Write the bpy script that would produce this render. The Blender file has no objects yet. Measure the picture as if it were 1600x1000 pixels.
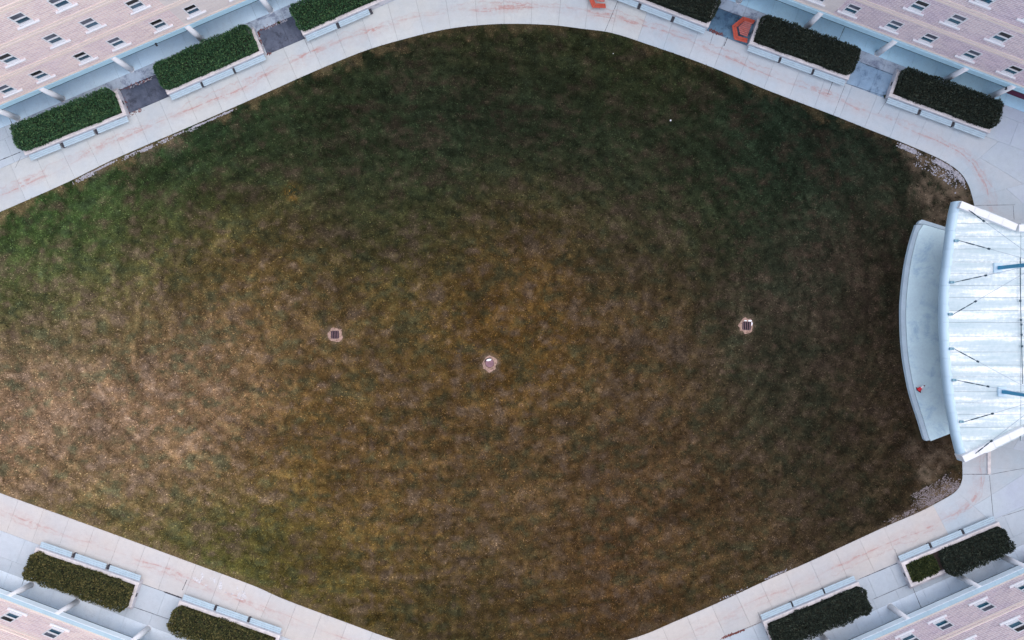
import bpy, bmesh, math, random
import numpy as np
from mathutils import Vector, Matrix
from mathutils.geometry import delaunay_2d_cdt

# ------------------------------------------------------------------ camera, sky, sun, exposure
C = bpy.data.collections.new("scene_objects")
bpy.context.scene.collection.children.link(C)
sc = bpy.context.scene
H = 64.0            # height of the drone
S = 0.06            # metres on the ground for one pixel of the 1600 px wide photograph
cam = bpy.data.cameras.new("camera")
cam.sensor_width = 36.0
cam.lens = 36.0 * H / (1600 * S)
cam.clip_start = 1.0
cam.clip_end = 2000
camo = bpy.data.objects.new("camera", cam)
camo.location = (0, 0, H)
camo.rotation_euler = (0, 0, 0)
C.objects.link(camo)
sc.camera = camo

SUN_EL, SUN_AZ = math.radians(60), math.radians(20)     # azimuth counter-clockwise from +x
world = bpy.data.worlds.new("World")
sc.world = world
world.use_nodes = True
wn = world.node_tree
wn.nodes.clear()
sky = wn.nodes.new("ShaderNodeTexSky")
sky.sky_type = 'NISHITA'
sky.sun_disc = False
sky.sun_elevation = SUN_EL
sky.sun_rotation = math.radians(90) - SUN_AZ
sky.air_density = 1.0
sky.dust_density = 1.2
sky.ozone_density = 1.0
bg = wn.nodes.new("ShaderNodeBackground")
bg.inputs[1].default_value = 0.15
wo = wn.nodes.new("ShaderNodeOutputWorld")
wn.links.new(sky.outputs[0], bg.inputs[0])
wn.links.new(bg.outputs[0], wo.inputs[0])
sun = bpy.data.lights.new("sun", 'SUN')
sun.energy = 1.5
sun.angle = math.radians(160)
sun.color = (1.0, 0.83, 0.69)
suno = bpy.data.objects.new("sun", sun)
sd = Vector((math.cos(SUN_EL) * math.cos(SUN_AZ), math.cos(SUN_EL) * math.sin(SUN_AZ), math.sin(SUN_EL)))
suno.rotation_euler = sd.to_track_quat('Z', 'Y').to_euler()
C.objects.link(suno)
sc.view_settings.view_transform = 'Standard'
sc.view_settings.look = 'None'
sc.view_settings.gamma = 1.0
sc.view_settings.exposure = 0.95
sc.view_settings.use_curve_mapping = False

rng = np.random.default_rng(7)
random.seed(7)

# ------------------------------------------------------------------ helpers
def W(px, py, z=0.0):
    """where the point of the place seen at this pixel lies when it is at height z"""
    k = S * (1 - z / H)
    return Vector(((px - 800) * k, (500 - py) * k, z))

def tag(o, label=None, cat=None, group=None, kind=None):
    if label: o['label'] = label
    if cat: o['category'] = cat
    if group: o['group'] = group
    if kind: o['kind'] = kind
    return o

def empty(name, loc=(0, 0, 0), rz=0.0, **kw):
    o = bpy.data.objects.new(name, None)
    o.empty_display_size = 0.3
    o.location = loc
    o.rotation_euler = (0, 0, rz)
    C.objects.link(o)
    return tag(o, **kw)

def link(name, me, parent=None, loc=None, rz=None):
    o = bpy.data.objects.new(name, me)
    C.objects.link(o)
    if parent is not None: o.parent = parent
    if loc is not None: o.location = loc
    if rz is not None: o.rotation_euler = (0, 0, rz)
    return o

class MB:
    """collects faces for one mesh"""
    def __init__(s):
        s.v, s.f, s.m = [], [], []
        s.uv = None
    def face(s, pts, m=0):
        n = len(s.v)
        s.v += [tuple(p) for p in pts]
        s.f.append(tuple(range(n, n + len(pts))))
        s.m.append(m)
    def box(s, x0, x1, y0, y1, z0, z1, m=0):
        n = len(s.v)
        s.v += [(x0, y0, z0), (x1, y0, z0), (x1, y1, z0), (x0, y1, z0), (x0, y0, z1), (x1, y0, z1), (x1, y1, z1), (x0, y1, z1)]
        for q in ((0, 3, 2, 1), (4, 5, 6, 7), (0, 1, 5, 4), (1, 2, 6, 5), (2, 3, 7, 6), (3, 0, 4, 7)):
            s.f.append(tuple(n + i for i in q)); s.m.append(m)
    def prism(s, poly, z0, z1, m=0):
        """poly counter-clockwise, list of (x, y)"""
        n, k = len(s.v), len(poly)
        s.v += [(p[0], p[1], z0) for p in poly] + [(p[0], p[1], z1) for p in poly]
        s.f.append(tuple(n + i for i in reversed(range(k)))); s.m.append(m)
        s.f.append(tuple(n + k + i for i in range(k))); s.m.append(m)
        for i in range(k):
            j = (i + 1) % k
            s.f.append((n + i, n + j, n + k + j, n + k + i)); s.m.append(m)
    def tube(s, a, b, r0, r1=None, seg=10, m=0, cap=True):
        if r1 is None: r1 = r0
        a, b = Vector(a), Vector(b)
        d = (b - a).normalized()
        u = d.orthogonal().normalized()
        w = d.cross(u)
        n = len(s.v)
        for p, r in ((a, r0), (b, r1)):
            for i in range(seg):
                t = 2 * math.pi * i / seg
                s.v.append(tuple(p + u * (r * math.cos(t)) + w * (r * math.sin(t))))
        for i in range(seg):
            j = (i + 1) % seg
            s.f.append((n + i, n + j, n + seg + j, n + seg + i)); s.m.append(m)
        if cap:
            s.f.append(tuple(n + i for i in reversed(range(seg)))); s.m.append(m)
            s.f.append(tuple(n + seg + i for i in range(seg))); s.m.append(m)
    def mesh(s, name, mats, bevel=0.0, smooth=False):
        me = bpy.data.meshes.new(name)
        me.from_pydata(s.v, [], s.f)
        if not isinstance(mats, (list, tuple)): mats = [mats]
        for m in mats: me.materials.append(m)
        if len(mats) > 1:
            me.polygons.foreach_set("material_index", s.m)
        if bevel > 0:
            bm = bmesh.new(); bm.from_mesh(me)
            bmesh.ops.remove_doubles(bm, verts=bm.verts, dist=1e-5)
            es = [e for e in bm.edges if len(e.link_faces) == 2 and e.calc_face_angle(0) > 0.6]
            bmesh.ops.bevel(bm, geom=es, offset=bevel, segments=1, affect='EDGES', clamp_overlap=True)
            bm.to_mesh(me); bm.free()
        if smooth:
            me.polygons.foreach_set("use_smooth", [True] * len(me.polygons))
        me.update()
        return me

def lin(c):
    return tuple(((x / 255) / 12.92 if x / 255 <= 0.04045 else ((x / 255 + 0.055) / 1.055) ** 2.4) for x in c)

# ------------------------------------------------------------------ materials
class NT:
    def __init__(s, name, rough=0.85, spec=0.3):
        s.mat = bpy.data.materials.new(name)
        s.mat.use_nodes = True
        s.t = s.mat.node_tree
        s.b = s.t.nodes["Principled BSDF"]
        s.b.inputs["Roughness"].default_value = rough
        s.b.inputs["Specular IOR Level"].default_value = spec
    def n(s, kind, **kw):
        o = s.t.nodes.new(kind)
        for k, v in kw.items(): setattr(o, k, v)
        return o
    def l(s, a, b): s.t.links.new(a, b)
    def noise(s, vec, scale, detail=4, rough=0.6, dist=0.0):
        o = s.n("ShaderNodeTexNoise")
        o.inputs["Scale"].default_value = scale
        o.inputs["Detail"].default_value = detail
        o.inputs["Roughness"].default_value = rough
        o.inputs["Distortion"].default_value = dist
        if vec is not None: s.l(vec, o.inputs["Vector"])
        return o.outputs["Fac"]
    def pos(s):
        return s.n("ShaderNodeNewGeometry").outputs["Position"]
    def ramp(s, fac, stops):
        o = s.n("ShaderNodeValToRGB")
        e = o.color_ramp.elements
        while len(e) > 1: e.remove(e[-1])
        e[0].position, e[0].color = stops[0][0], (*stops[0][1], 1) if len(stops[0][1]) == 3 else stops[0][1]
        for p, c in stops[1:]:
            x = e.new(p); x.color = (*c, 1)
        s.l(fac, o.inputs[0])
        return o.outputs[0]
    def step(s, fac, a, b, lo=0.0, hi=1.0):
        o = s.n("ShaderNodeMapRange", clamp=True)
        o.interpolation_type = 'SMOOTHSTEP'
        for i, v in enumerate((a, b, lo, hi)): o.inputs[1 + i].default_value = v
        s.l(fac, o.inputs[0])
        return o.outputs[0]
    def math(s, op, a, b=None, c=None):
        o = s.n("ShaderNodeMath", operation=op)
        for i, v in enumerate((a, b, c)):
            if v is None: continue
            if isinstance(v, (int, float)): o.inputs[i].default_value = v
            else: s.l(v, o.inputs[i])
        return o.outputs[0]
    def mix(s, fac, a, b, mode='MIX'):
        o = s.n("ShaderNodeMix", data_type='RGBA', blend_type=mode)
        for i, v in ((0, fac), (6, a), (7, b)):
            if isinstance(v, (int, float)): o.inputs[i].default_value = v
            elif isinstance(v, tuple): o.inputs[i].default_value = (*v, 1)
            else: s.l(v, o.inputs[i])
        return o.outputs[2]
    def attr(s, name, out="Fac"):
        o = s.n("ShaderNodeAttribute"); o.attribute_name = name
        return o.outputs[out]
    def bump(s, h, strength=0.4, dist=0.02):
        o = s.n("ShaderNodeBump")
        o.inputs["Strength"].default_value = strength
        o.inputs["Distance"].default_value = dist
        s.l(h, o.inputs["Height"])
        s.l(o.outputs[0], s.b.inputs["Normal"])
    def col(s, c):
        if isinstance(c, tuple): s.b.inputs["Base Color"].default_value = (*c, 1)
        else: s.l(c, s.b.inputs["Base Color"])
        return s.mat

def mottled(name, c, amount=0.12, scale=1.2, rough=0.85, spec=0.3, bump=0.0, dirt=None, dirt_cut=(0.62, 0.8), metal=0.0):
    m = NT(name, rough, spec)
    p = m.pos()
    f = m.noise(p, scale, 6, 0.65)
    g = m.noise(p, scale * 14, 3, 0.7)
    k = m.math('ADD', m.math('MULTIPLY', f, 0.7), m.math('MULTIPLY', g, 0.3))
    lo = tuple(x * (1 - amount) for x in c); hi = tuple(min(1, x * (1 + amount)) for x in c)
    out = m.ramp(k, [(0.32, lo), (0.68, hi)])
    if dirt is not None:
        d = m.step(m.noise(p, scale * 0.8 + 0.3, 7, 0.75, 0.4), *dirt_cut)
        out = m.mix(d, out, dirt)
    if bump: m.bump(g, bump, 0.02)
    m.b.inputs["Metallic"].default_value = metal
    return m.col(out)

def paving_material(name, base, cool, stain=1.0, grime_shade=0.35, grime_shade_col=(0.10, 0.11, 0.15), var=1.0):
    """trowelled concrete: slab to slab variation, blotches, rust trail along the walkway"""
    m = NT(name, 0.88, 0.25)
    p = m.pos()
    oi = m.n("ShaderNodeObjectInfo").outputs["Random"]
    big = m.noise(p, 0.22, 5, 0.6)
    mid = m.noise(p, 1.7, 6, 0.7)
    fine = m.noise(p, 11, 3, 0.7)
    c = m.ramp(big, [(0.35, cool), (0.62, base)])
    v = m.math('ADD', m.math('MULTIPLY', mid, 0.24 * var), m.math('MULTIPLY', fine, 0.20 * var))
    v = m.math('ADD', v, m.math('MULTIPLY', oi, 0.07))
    v = m.math('ADD', v, 0.755 - 0.22 * (var - 1))
    hsv = m.n("ShaderNodeHueSaturation"); m.l(c, hsv.inputs["Color"]); m.l(v, hsv.inputs["Value"])
    c = hsv.outputs[0]
    # rust-red water trail
    ac = m.attr("across")
    al = m.attr("along")
    comb = m.n("ShaderNodeCombineXYZ")
    m.l(m.math('MULTIPLY', al, 0.16), comb.inputs[0]); m.l(m.math('MULTIPLY', ac, 0.9), comb.inputs[1])
    wob = m.noise(comb.outputs[0], 1.0, 5, 0.62)
    centre = m.math('ADD', m.math('MULTIPLY', m.math('SUBTRACT', wob, 0.5), 2.0), 1.50)
    dist = m.math('ABSOLUTE', m.math('SUBTRACT', ac, centre))
    comb2 = m.n("ShaderNodeCombineXYZ")
    m.l(m.math('MULTIPLY', al, 0.30), comb2.inputs[0]); comb2.inputs[1].default_value = 7.7
    wob2 = m.noise(comb2.outputs[0], 1.0, 5, 0.7)
    dist2 = m.math('ABSOLUTE', m.math('SUBTRACT', ac, m.math('ADD', m.math('MULTIPLY', m.math('SUBTRACT', wob2, 0.5), 2.4), 1.95)))
    line = m.step(dist, 0.03, 0.13, 1.0, 0.0)
    line2 = m.step(dist2, 0.02, 0.10, 1.0, 0.0)
    halo = m.step(dist, 0.1, 0.85, 1.0, 0.0)
    patch = m.step(m.noise(p, 0.16, 4, 0.6), 0.36, 0.58, 0.25, 1.0)
    brk = m.step(m.noise(p, 1.6, 4, 0.7), 0.36, 0.56, 0.15, 1.0)
    crackv = m.noise(p, 1.5, 7, 0.8, 0.8)
    crack = m.step(m.math('ABSOLUTE', m.math('SUBTRACT', crackv, 0.5)), 0.0, 0.022, 1.0, 0.0)
    st = m.math('ADD', m.math('MULTIPLY', line, 0.62), m.math('MULTIPLY', halo, 0.20))
    st = m.math('ADD', st, m.math('MULTIPLY', line2, 0.35))
    st = m.math('ADD', st, m.math('MULTIPLY', m.math('MULTIPLY', halo, crack), 0.40))
    st = m.math('MULTIPLY', m.math('MULTIPLY', m.math('MULTIPLY', st, patch), brk), stain)
    c = m.mix(m.math('MINIMUM', st, 0.85), c, (0.44, 0.25, 0.22))
    # hair cracks
    hc = m.step(m.math('ABSOLUTE', m.math('SUBTRACT', m.noise(p, 0.45, 8, 0.65, 0.5), 0.5)), 0.0, 0.0035, 0.30, 0.0)
    c = m.mix(hc, c, (0.20, 0.19, 0.20))
    # grime blotches, on arcade_open also painted shade
    g = m.step(m.noise(p, 0.9, 7, 0.72, 0.3), 0.56 - 0.09 * (min(var, 2) - 1), 0.78 - 0.12 * (min(var, 2) - 1))
    c = m.mix(m.math('MULTIPLY', g, grime_shade), c, grime_shade_col)
    m.bump(fine, 0.15, 0.01)
    return m.col(c)

M = {}
M['walk'] = paving_material("walkway_concrete", (0.51, 0.53, 0.505), (0.455, 0.50, 0.51), 1.0, 0.10, (0.30, 0.31, 0.36))
M['walk_cool_light'] = paving_material("walkway_concrete_cool_light", (0.475, 0.515, 0.53), (0.415, 0.49, 0.53), 0.9, 0.12, (0.27, 0.31, 0.38))  # cooler, dimmer light of the right side put into the concrete colour
M['walk_warm_light'] = paving_material("walkway_concrete_warm_light", (0.535, 0.51, 0.47), (0.49, 0.495, 0.485), 0.8, 0.08, (0.36, 0.35, 0.36))  # warmer, brighter light of the lower side put into the concrete colour
M['arcade'] = paving_material("arcade_concrete", (0.62, 0.78, 0.86), (0.54, 0.71, 0.82), 0.0, 0.25, (0.26, 0.38, 0.50))  # bluish cool light painted in, lightened to offset the overhang's shade
M['arcade_deep'] = paving_material("arcade_concrete_cool_light", (0.52, 0.78, 0.88), (0.44, 0.69, 0.84), 0.0, 0.30, (0.20, 0.34, 0.48))  # bluer copy of the arcade concrete, with the cool light painted in
M['arcade_pale'] = paving_material("arcade_concrete_pale", (0.76, 0.83, 0.87), (0.68, 0.78, 0.86), 0.0, 0.12, (0.42, 0.48, 0.56))  # lighter copy for the lower wings, brightened against the overhang's shade
M['arcade_open'] = paving_material("arcade_concrete_open", (0.46, 0.53, 0.59), (0.36, 0.44, 0.52), 0.0, 0.85, (0.12, 0.14, 0.21), 2.0)  # heavy dark blotches paint hedge-side shade halos together with real dirt
M['plaza'] = paving_material("plaza_concrete", (0.47, 0.54, 0.57), (0.44, 0.50, 0.57), 0.3, 0.15, (0.34, 0.38, 0.44))
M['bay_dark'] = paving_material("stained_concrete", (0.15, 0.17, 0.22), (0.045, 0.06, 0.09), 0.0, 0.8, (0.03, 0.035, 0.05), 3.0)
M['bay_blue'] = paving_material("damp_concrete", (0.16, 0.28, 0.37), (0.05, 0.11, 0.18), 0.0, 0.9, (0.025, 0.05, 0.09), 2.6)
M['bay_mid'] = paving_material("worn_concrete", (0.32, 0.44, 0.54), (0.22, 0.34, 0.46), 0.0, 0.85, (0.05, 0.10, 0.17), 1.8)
M['bay_pale'] = paving_material("pale_concrete", (0.52, 0.57, 0.60), (0.46, 0.53, 0.57), 0.0, 0.3, (0.30, 0.31, 0.38))
M['joint'] = mottled("joint_dirt", (0.17, 0.17, 0.18), 0.4, 2.0)
M['white'] = mottled("white_paint", (0.76, 0.76, 0.76), 0.05, 1.0, 0.55)
M['column'] = mottled("column_plaster", (0.70, 0.71, 0.71), 0.06, 0.8, 0.7)
M['rim'] = mottled("planter_rim_concrete", (0.66, 0.62, 0.60), 0.24, 2.2, 0.85, 0.25, 0.2, (0.42, 0.38, 0.36), (0.55, 0.75))
M['basin'] = mottled("planter_concrete", (0.52, 0.51, 0.53), 0.16, 1.2, 0.88, 0.25, 0.2, (0.26, 0.26, 0.28), (0.5, 0.75))
M['soil'] = mottled("planter_soil", (0.05, 0.035, 0.03), 0.5, 5.0)
M['bench'] = mottled("bench_paint", (0.42, 0.54, 0.60), 0.12, 2.0, 0.5, 0.4, 0.0, (0.32, 0.38, 0.43), (0.6, 0.8))
M['bracket'] = mottled("dark_bracket_steel", (0.05, 0.05, 0.06), 0.2, 3.0, 0.5)
M['fascia'] = mottled("fascia_cool_light_concrete", (0.44, 0.66, 0.75), 0.07, 0.6, 0.7)  # upper wings: cool light put into the fascia colour
M['fascia_lit'] = mottled("fascia_lit_concrete", (0.66, 0.76, 0.80), 0.07, 0.6, 0.7)  # lower wings: lighter copy, the light on them put into the colour
M['coping'] = mottled("ledge_coping", (0.40, 0.56, 0.63), 0.08, 0.7, 0.75)  # blue cast of the sky put into the ledge colour
M['shade_line'] = mottled("dark_shade_strip", (0.03, 0.06, 0.08), 0.2, 1.0)
M['interior'] = mottled("dark_interior", (0.05, 0.05, 0.06), 0.2, 1.0)
M['roofing'] = mottled("roof_gravel", (0.30, 0.29, 0.28), 0.2, 3.0)
M['string'] = mottled("cream_course_stone", (0.84, 0.71, 0.61), 0.06, 1.5, 0.85, 0.25, 0.2)
M['black'] = mottled("black_metal", (0.02, 0.02, 0.025), 0.2, 2.0, 0.5)
def membrane():
    m = NT("roof_membrane", 0.6, 0.3)
    p = m.pos()
    mp = m.n("ShaderNodeMapping"); mp.inputs["Scale"].default_value = (0.10, 1.1, 1.0); m.l(p, mp.inputs[0])
    st = m.noise(mp.outputs[0], 1.0, 5, 0.65)
    f = m.noise(p, 3.0, 5, 0.7)
    k = m.math('ADD', m.math('MULTIPLY', st, 0.75), m.math('MULTIPLY', f, 0.25))
    c = m.ramp(k, [(0.30, (0.32, 0.44, 0.46)), (0.5, (0.48, 0.57, 0.58)), (0.60, (0.78, 0.82, 0.79))])
    d = m.step(m.noise(mp.outputs[0], 2.7, 7, 0.75), 0.60, 0.72, 0.0, 0.35)
    return m.col(m.mix(d, c, (0.18, 0.32, 0.38)))
M['shell'] = membrane()
M['shell_edge'] = mottled("roof_edge_metal", (0.45, 0.60, 0.68), 0.04, 0.7, 0.45, 0.4)
M['parapet'] = mottled("parapet_cap", (0.66, 0.68, 0.68), 0.03, 0.7, 0.5, 0.3)
M['mast'] = mottled("blue_mast_paint", (0.03, 0.22, 0.36), 0.12, 1.0, 0.45, 0.4)
M['anchor'] = mottled("anchor_steel", (0.16, 0.30, 0.36), 0.15, 3.0, 0.5)
M['rod'] = mottled("dark_rod", (0.04, 0.07, 0.09), 0.2, 3.0, 0.5)
M['cable'] = mottled("steel_cable", (0.30, 0.36, 0.42), 0.15, 3.0, 0.5)
M['stage'] = mottled("stage_concrete", (0.68, 0.88, 0.93), 0.12, 0.35, 0.88, 0.25, 0.15, (0.44, 0.65, 0.77), (0.48, 0.72))
M['stage_curb'] = mottled("stage_curb_concrete", (0.48, 0.60, 0.66), 0.12, 0.8, 0.88, 0.25, 0.15)
M['orange'] = mottled("orange_table_paint", (0.48, 0.085, 0.05), 0.2, 3.0, 0.6, 0.3, 0.1, (0.33, 0.10, 0.08), (0.5, 0.8))
M['faded'] = mottled("faded_red_wood", (0.42, 0.13, 0.11), 0.25, 4.0, 0.7, 0.3, 0.1)
M['cone'] = mottled("cone_red_plastic", (0.75, 0.02, 0.035), 0.05, 5.0, 0.45, 0.4)
M['cone_base'] = mottled("cone_base_rubber", (0.10, 0.01, 0.02), 0.2, 5.0, 0.6)
M['iron'] = mottled("rusty_cast_iron", (0.055, 0.035, 0.05), 0.35, 8.0, 0.6, 0.4)
M['pit'] = mottled("drain_pit", (0.006, 0.006, 0.008), 0.2, 3.0)
M['collar'] = mottled("pinkish_concrete_collar", (0.33, 0.22, 0.17), 0.45, 5.0, 0.9, 0.2, 0.4, (0.16, 0.09, 0.06), (0.5, 0.65))
M['lid'] = mottled("pink_grey_lid", (0.21, 0.12, 0.135), 0.3, 4.0, 0.8, 0.2, 0.2)
M['pebble'] = mottled("pale_limestone_chips", (0.36, 0.36, 0.39), 0.5, 6.0, 0.9)
M['chip_grey'] = mottled("grey_gravel", (0.24, 0.21, 0.21), 0.45, 6.0, 0.9)
M['litter'] = mottled("red_brown_leaf_litter", (0.16, 0.05, 0.04), 0.5, 9.0, 0.9)
M['maroon'] = mottled("maroon_brick_face", (0.11, 0.02, 0.05), 0.3, 4.0)

def brick_material(name, tones, mortar, panel_noise=0.25, cream_side=None):
    m = NT(name, 0.9, 0.2)
    uv = m.n("ShaderNodeUVMap"); uv.uv_map = "wall"
    br = m.n("ShaderNodeTexBrick")
    br.offset = 0.5; br.squash = 1.0
    m.l(uv.outputs[0], br.inputs["Vector"])
    br.inputs["Color1"].default_value = (*tones[0], 1)
    br.inputs["Color2"].default_value = (*tones[1], 1)
    br.inputs["Mortar"].default_value = (*mortar, 1)
    br.inputs["Scale"].default_value = 1.0
    br.inputs["Mortar Size"].default_value = 0.024
    br.inputs["Mortar Smooth"].default_value = 0.2
    br.inputs["Bias"].default_value = 0.0
    br.inputs["Brick Width"].default_value = 0.62
    br.inputs["Row Height"].default_value = 0.205
    n1 = m.noise(uv.outputs[0], 0.30, 4, 0.6)
    n2 = m.noise(uv.outputs[0], 2.3, 5, 0.7)
    c = m.mix(m.step(n1, 0.42, 0.66), br.outputs[0], tuple(x for x in tones[2]), 'MULTIPLY')
    c = m.mix(m.math('MULTIPLY', m.step(n2, 0.45, 0.75), panel_noise), c, tones[3])
    m.bump(br.outputs["Fac"], -0.35, 0.02)
    return m.col(c)
M['brick'] = brick_material("pink_block_masonry", [(0.88, 0.69, 0.61), (0.72, 0.54, 0.51), (0.94, 0.93, 0.99), (0.76, 0.66, 0.60)], (0.92, 0.84, 0.79))
M['brick_shaded'] = brick_material("pink_block_masonry_shaded", [(0.74, 0.58, 0.56), (0.56, 0.43, 0.45), (0.94, 0.92, 0.99), (0.70, 0.60, 0.58)], (0.88, 0.80, 0.78))  # darker copy of the pink masonry, wall shade put into its colour
M['cream'] = brick_material("cream_block_masonry", [(0.80, 0.71, 0.64), (0.73, 0.64, 0.59), (0.96, 0.94, 0.96), (0.78, 0.68, 0.60)], (0.80, 0.74, 0.69))

def pane_material(name, base, rough):
    m = NT(name, rough, 0.5)
    f = m.noise(m.pos(), 1.5, 3, 0.5)
    return m.col(m.ramp(f, [(0.35, tuple(x * 0.7 for x in base)), (0.65, tuple(x * 1.3 for x in base))]))
M['pane_blue'] = pane_material("blue_reflecting_glass", (0.03, 0.085, 0.13), 0.12)  # blue of the reflected sky is put into the base colour
M['pane_teal'] = pane_material("teal_reflecting_glass", (0.012, 0.085, 0.13), 0.12)  # right wings' copy, reflected sky again put into the base colour
M['pane_black'] = pane_material("unlit_glass", (0.008, 0.008, 0.010), 0.3)
M['pane_grey'] = pane_material("glass_with_grey_blind", (0.09, 0.10, 0.13), 0.3)

def foliage_material(name, lo, mid, hi):
    m = NT(name, 0.8, 0.15)
    p = m.pos()
    v = m.attr("leaf")
    f = m.noise(p, 1.4, 4, 0.6)
    k = m.math('ADD', m.math('MULTIPLY', v, 0.62), m.math('MULTIPLY', f, 0.55))
    return m.col(m.ramp(k, [(0.25, lo), (0.55, mid), (0.95, hi)]))
M['leaf_green'] = foliage_material("hedge_leaf_green", (0.024, 0.064, 0.032), (0.046, 0.122, 0.054), (0.15, 0.26, 0.10))
M['leaf_olive'] = foliage_material("hedge_leaf_olive", (0.035, 0.048, 0.020), (0.090, 0.095, 0.035), (0.24, 0.20, 0.075))
M['leaf_dark'] = foliage_material("hedge_leaf_dark", (0.022, 0.032, 0.025), (0.038, 0.052, 0.037), (0.085, 0.10, 0.066))
M['leaf_cover'] = foliage_material("ground_cover_leaf", (0.03, 0.045, 0.02), (0.06, 0.085, 0.03), (0.16, 0.17, 0.06))
M['twig'] = mottled("hedge_inner_twigs", (0.022, 0.022, 0.014), 0.3, 3.0)

def grass_material(name, up=1.0):
    """colour of the turf comes from the patch map stored on the mesh, grain from noise"""
    m = NT(name, 0.95, 0.05)
    p = m.pos()
    c = m.attr("turf", "Color")
    f = m.noise(p, 7.0, 3, 0.7)
    v = m.math('ADD', m.math('MULTIPLY', m.math('SUBTRACT', f, 0.5), 0.9), up)
    h = m.n("ShaderNodeHueSaturation"); m.l(c, h.inputs["Color"]); m.l(v, h.inputs["Value"])
    return m.col(h.outputs[0])
M['turf'] = grass_material("lawn_turf", 0.85)
M['blade'] = grass_material("grass_blades", 1.0)

# ------------------------------------------------------------------ layout in photo pixels
EDGE = [(-330, 505), (-300, 470), (-150, 398), (0, 331), (100, 287), (175, 250), (300, 196), (400, 152), (500, 107.5), (575, 77.5), (650, 56), (700, 45),
        (750, 39), (800, 37), (862, 39), (912, 45), (955, 51), (1012, 69), (1100, 100), (1200, 141), (1300, 179), (1360, 203),
        (1410, 222.5), (1460, 244), (1485, 257.5), (1501, 270), (1512.5, 287), (1520, 310), (1526, 340), (1531, 400), (1531, 500), (1524, 620), (1508, 690),
        (1504, 720), (1504, 748), (1500, 760), (1492, 769.5), (1475, 780), (1437, 800), (1387, 821.5), (1325, 850), (1260, 880), (1200, 906),
        (1122, 942), (1060, 969), (1000, 994), (930, 1012), (860, 1024), (780, 1029), (700, 1021), (620, 1001), (540, 972.5), (440, 935), (400, 917),
        (325, 889), (200, 843), (100, 806.5), (0, 770.5), (-150, 712), (-300, 640), (-335, 590)]

def catmull(pts, step=6.0):
    out = []
    n = len(pts)
    for i in range(n):
        p0, p1, p2, p3 = (np.array(pts[(i + k) % n], float) for k in (-1, 0, 1, 2))
        L = np.linalg.norm(p2 - p1)
        k = max(2, int(L / step))
        t0 = (p2 - p0) / (np.linalg.norm(p2 - p1) + np.linalg.norm(p1 - p0)) * L
        t1 = (p3 - p1) / (np.linalg.norm(p3 - p2) + np.linalg.norm(p2 - p1)) * L
        for j in range(k):
            t = j / k
            out.append((2 * t**3 - 3 * t**2 + 1) * p1 + (t**3 - 2 * t**2 + t) * t0 + (-2 * t**3 + 3 * t**2) * p2 + (t**3 - t**2) * t1)
    return np.array(out)
edge = catmull(EDGE)

class Side:
    """one of the four wings; n and u are pixel directions (y down), distances in ground pixels"""
    def __init__(s, ang, sx, sy, front, back, col, dark, brick, dz, tone):
        a = math.radians(ang)
        s.n = np.array([sx * math.sin(a), sy * math.cos(a)])
        # local frame in the world: X along the wall, Y away from the lawn
        s.Y = Vector((s.n[0], -s.n[1], 0))
        s.X = Vector((s.Y.y, -s.Y.x, 0))
        s.upx = np.array([s.X.x, -s.X.y])
        s.front, s.back, s.col = front, back, col
        s.F = dark * (1 - 2.3 / H)
        s.Wl = max(brick * (1 - 2.95 / H), s.F + 1.0)
        s.dz = dz; s.tone = tone
        s.rz = math.atan2(s.X.y, s.X.x)
    def px(s, t, d):
        return s.upx * t + s.n * d + np.array([800, 500])
    def w(s, t, d, z=0):
        v = s.X * (t * S) + s.Y * (d * S)
        return Vector((v.x, v.y, z))
SIDES = {'upper_left': Side(23.1, -1, -1, 531.5, 571.5, 593.3, 615.4, 622.3, 3.72, 'TL'),
         'upper_right': Side(20.8, 1, -1, 531, 570.5, 591.7, 614.2, 623.6, 3.67, 'TR'),
         'lower_left': Side(20.6, -1, 1, 589, 627.5, 651, 673.5, 687.8, 3.84, 'BL'),
         'lower_right': Side(23.9, 1, 1, 590, 627.5, 648.5, 670.9, 686.0, 3.84, 'BR')}

# ------------------------------------------------------------------ ground
m = MB(); m.box(-400, 400, -400, 400, -0.6, -0.13)
g = link('ground', m.mesh('ground', M['joint'])); tag(g, kind='structure')

# ------------------------------------------------------------------ walkway ring round the lawn
BX = 1790.0
def ray_exit(p, d):
    best = 1e9
    for s in SIDES.values():
        den = float(np.dot(s.n, d))
        if den > 1e-6:
            best = min(best, (s.front - float(np.dot(s.n, p - np.array([800, 500])))) / den)
    if d[0] > 1e-6: best = min(best, (BX - p[0]) / d[0])
    if d[0] < -1e-6: best = min(best, (-520 - p[0]) / d[0])
    return best

def add_attr(me, name, vals):
    a = me.attributes.new(name, 'FLOAT', 'POINT'); a.data.foreach_set('value', np.asarray(vals, np.float32))

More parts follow.
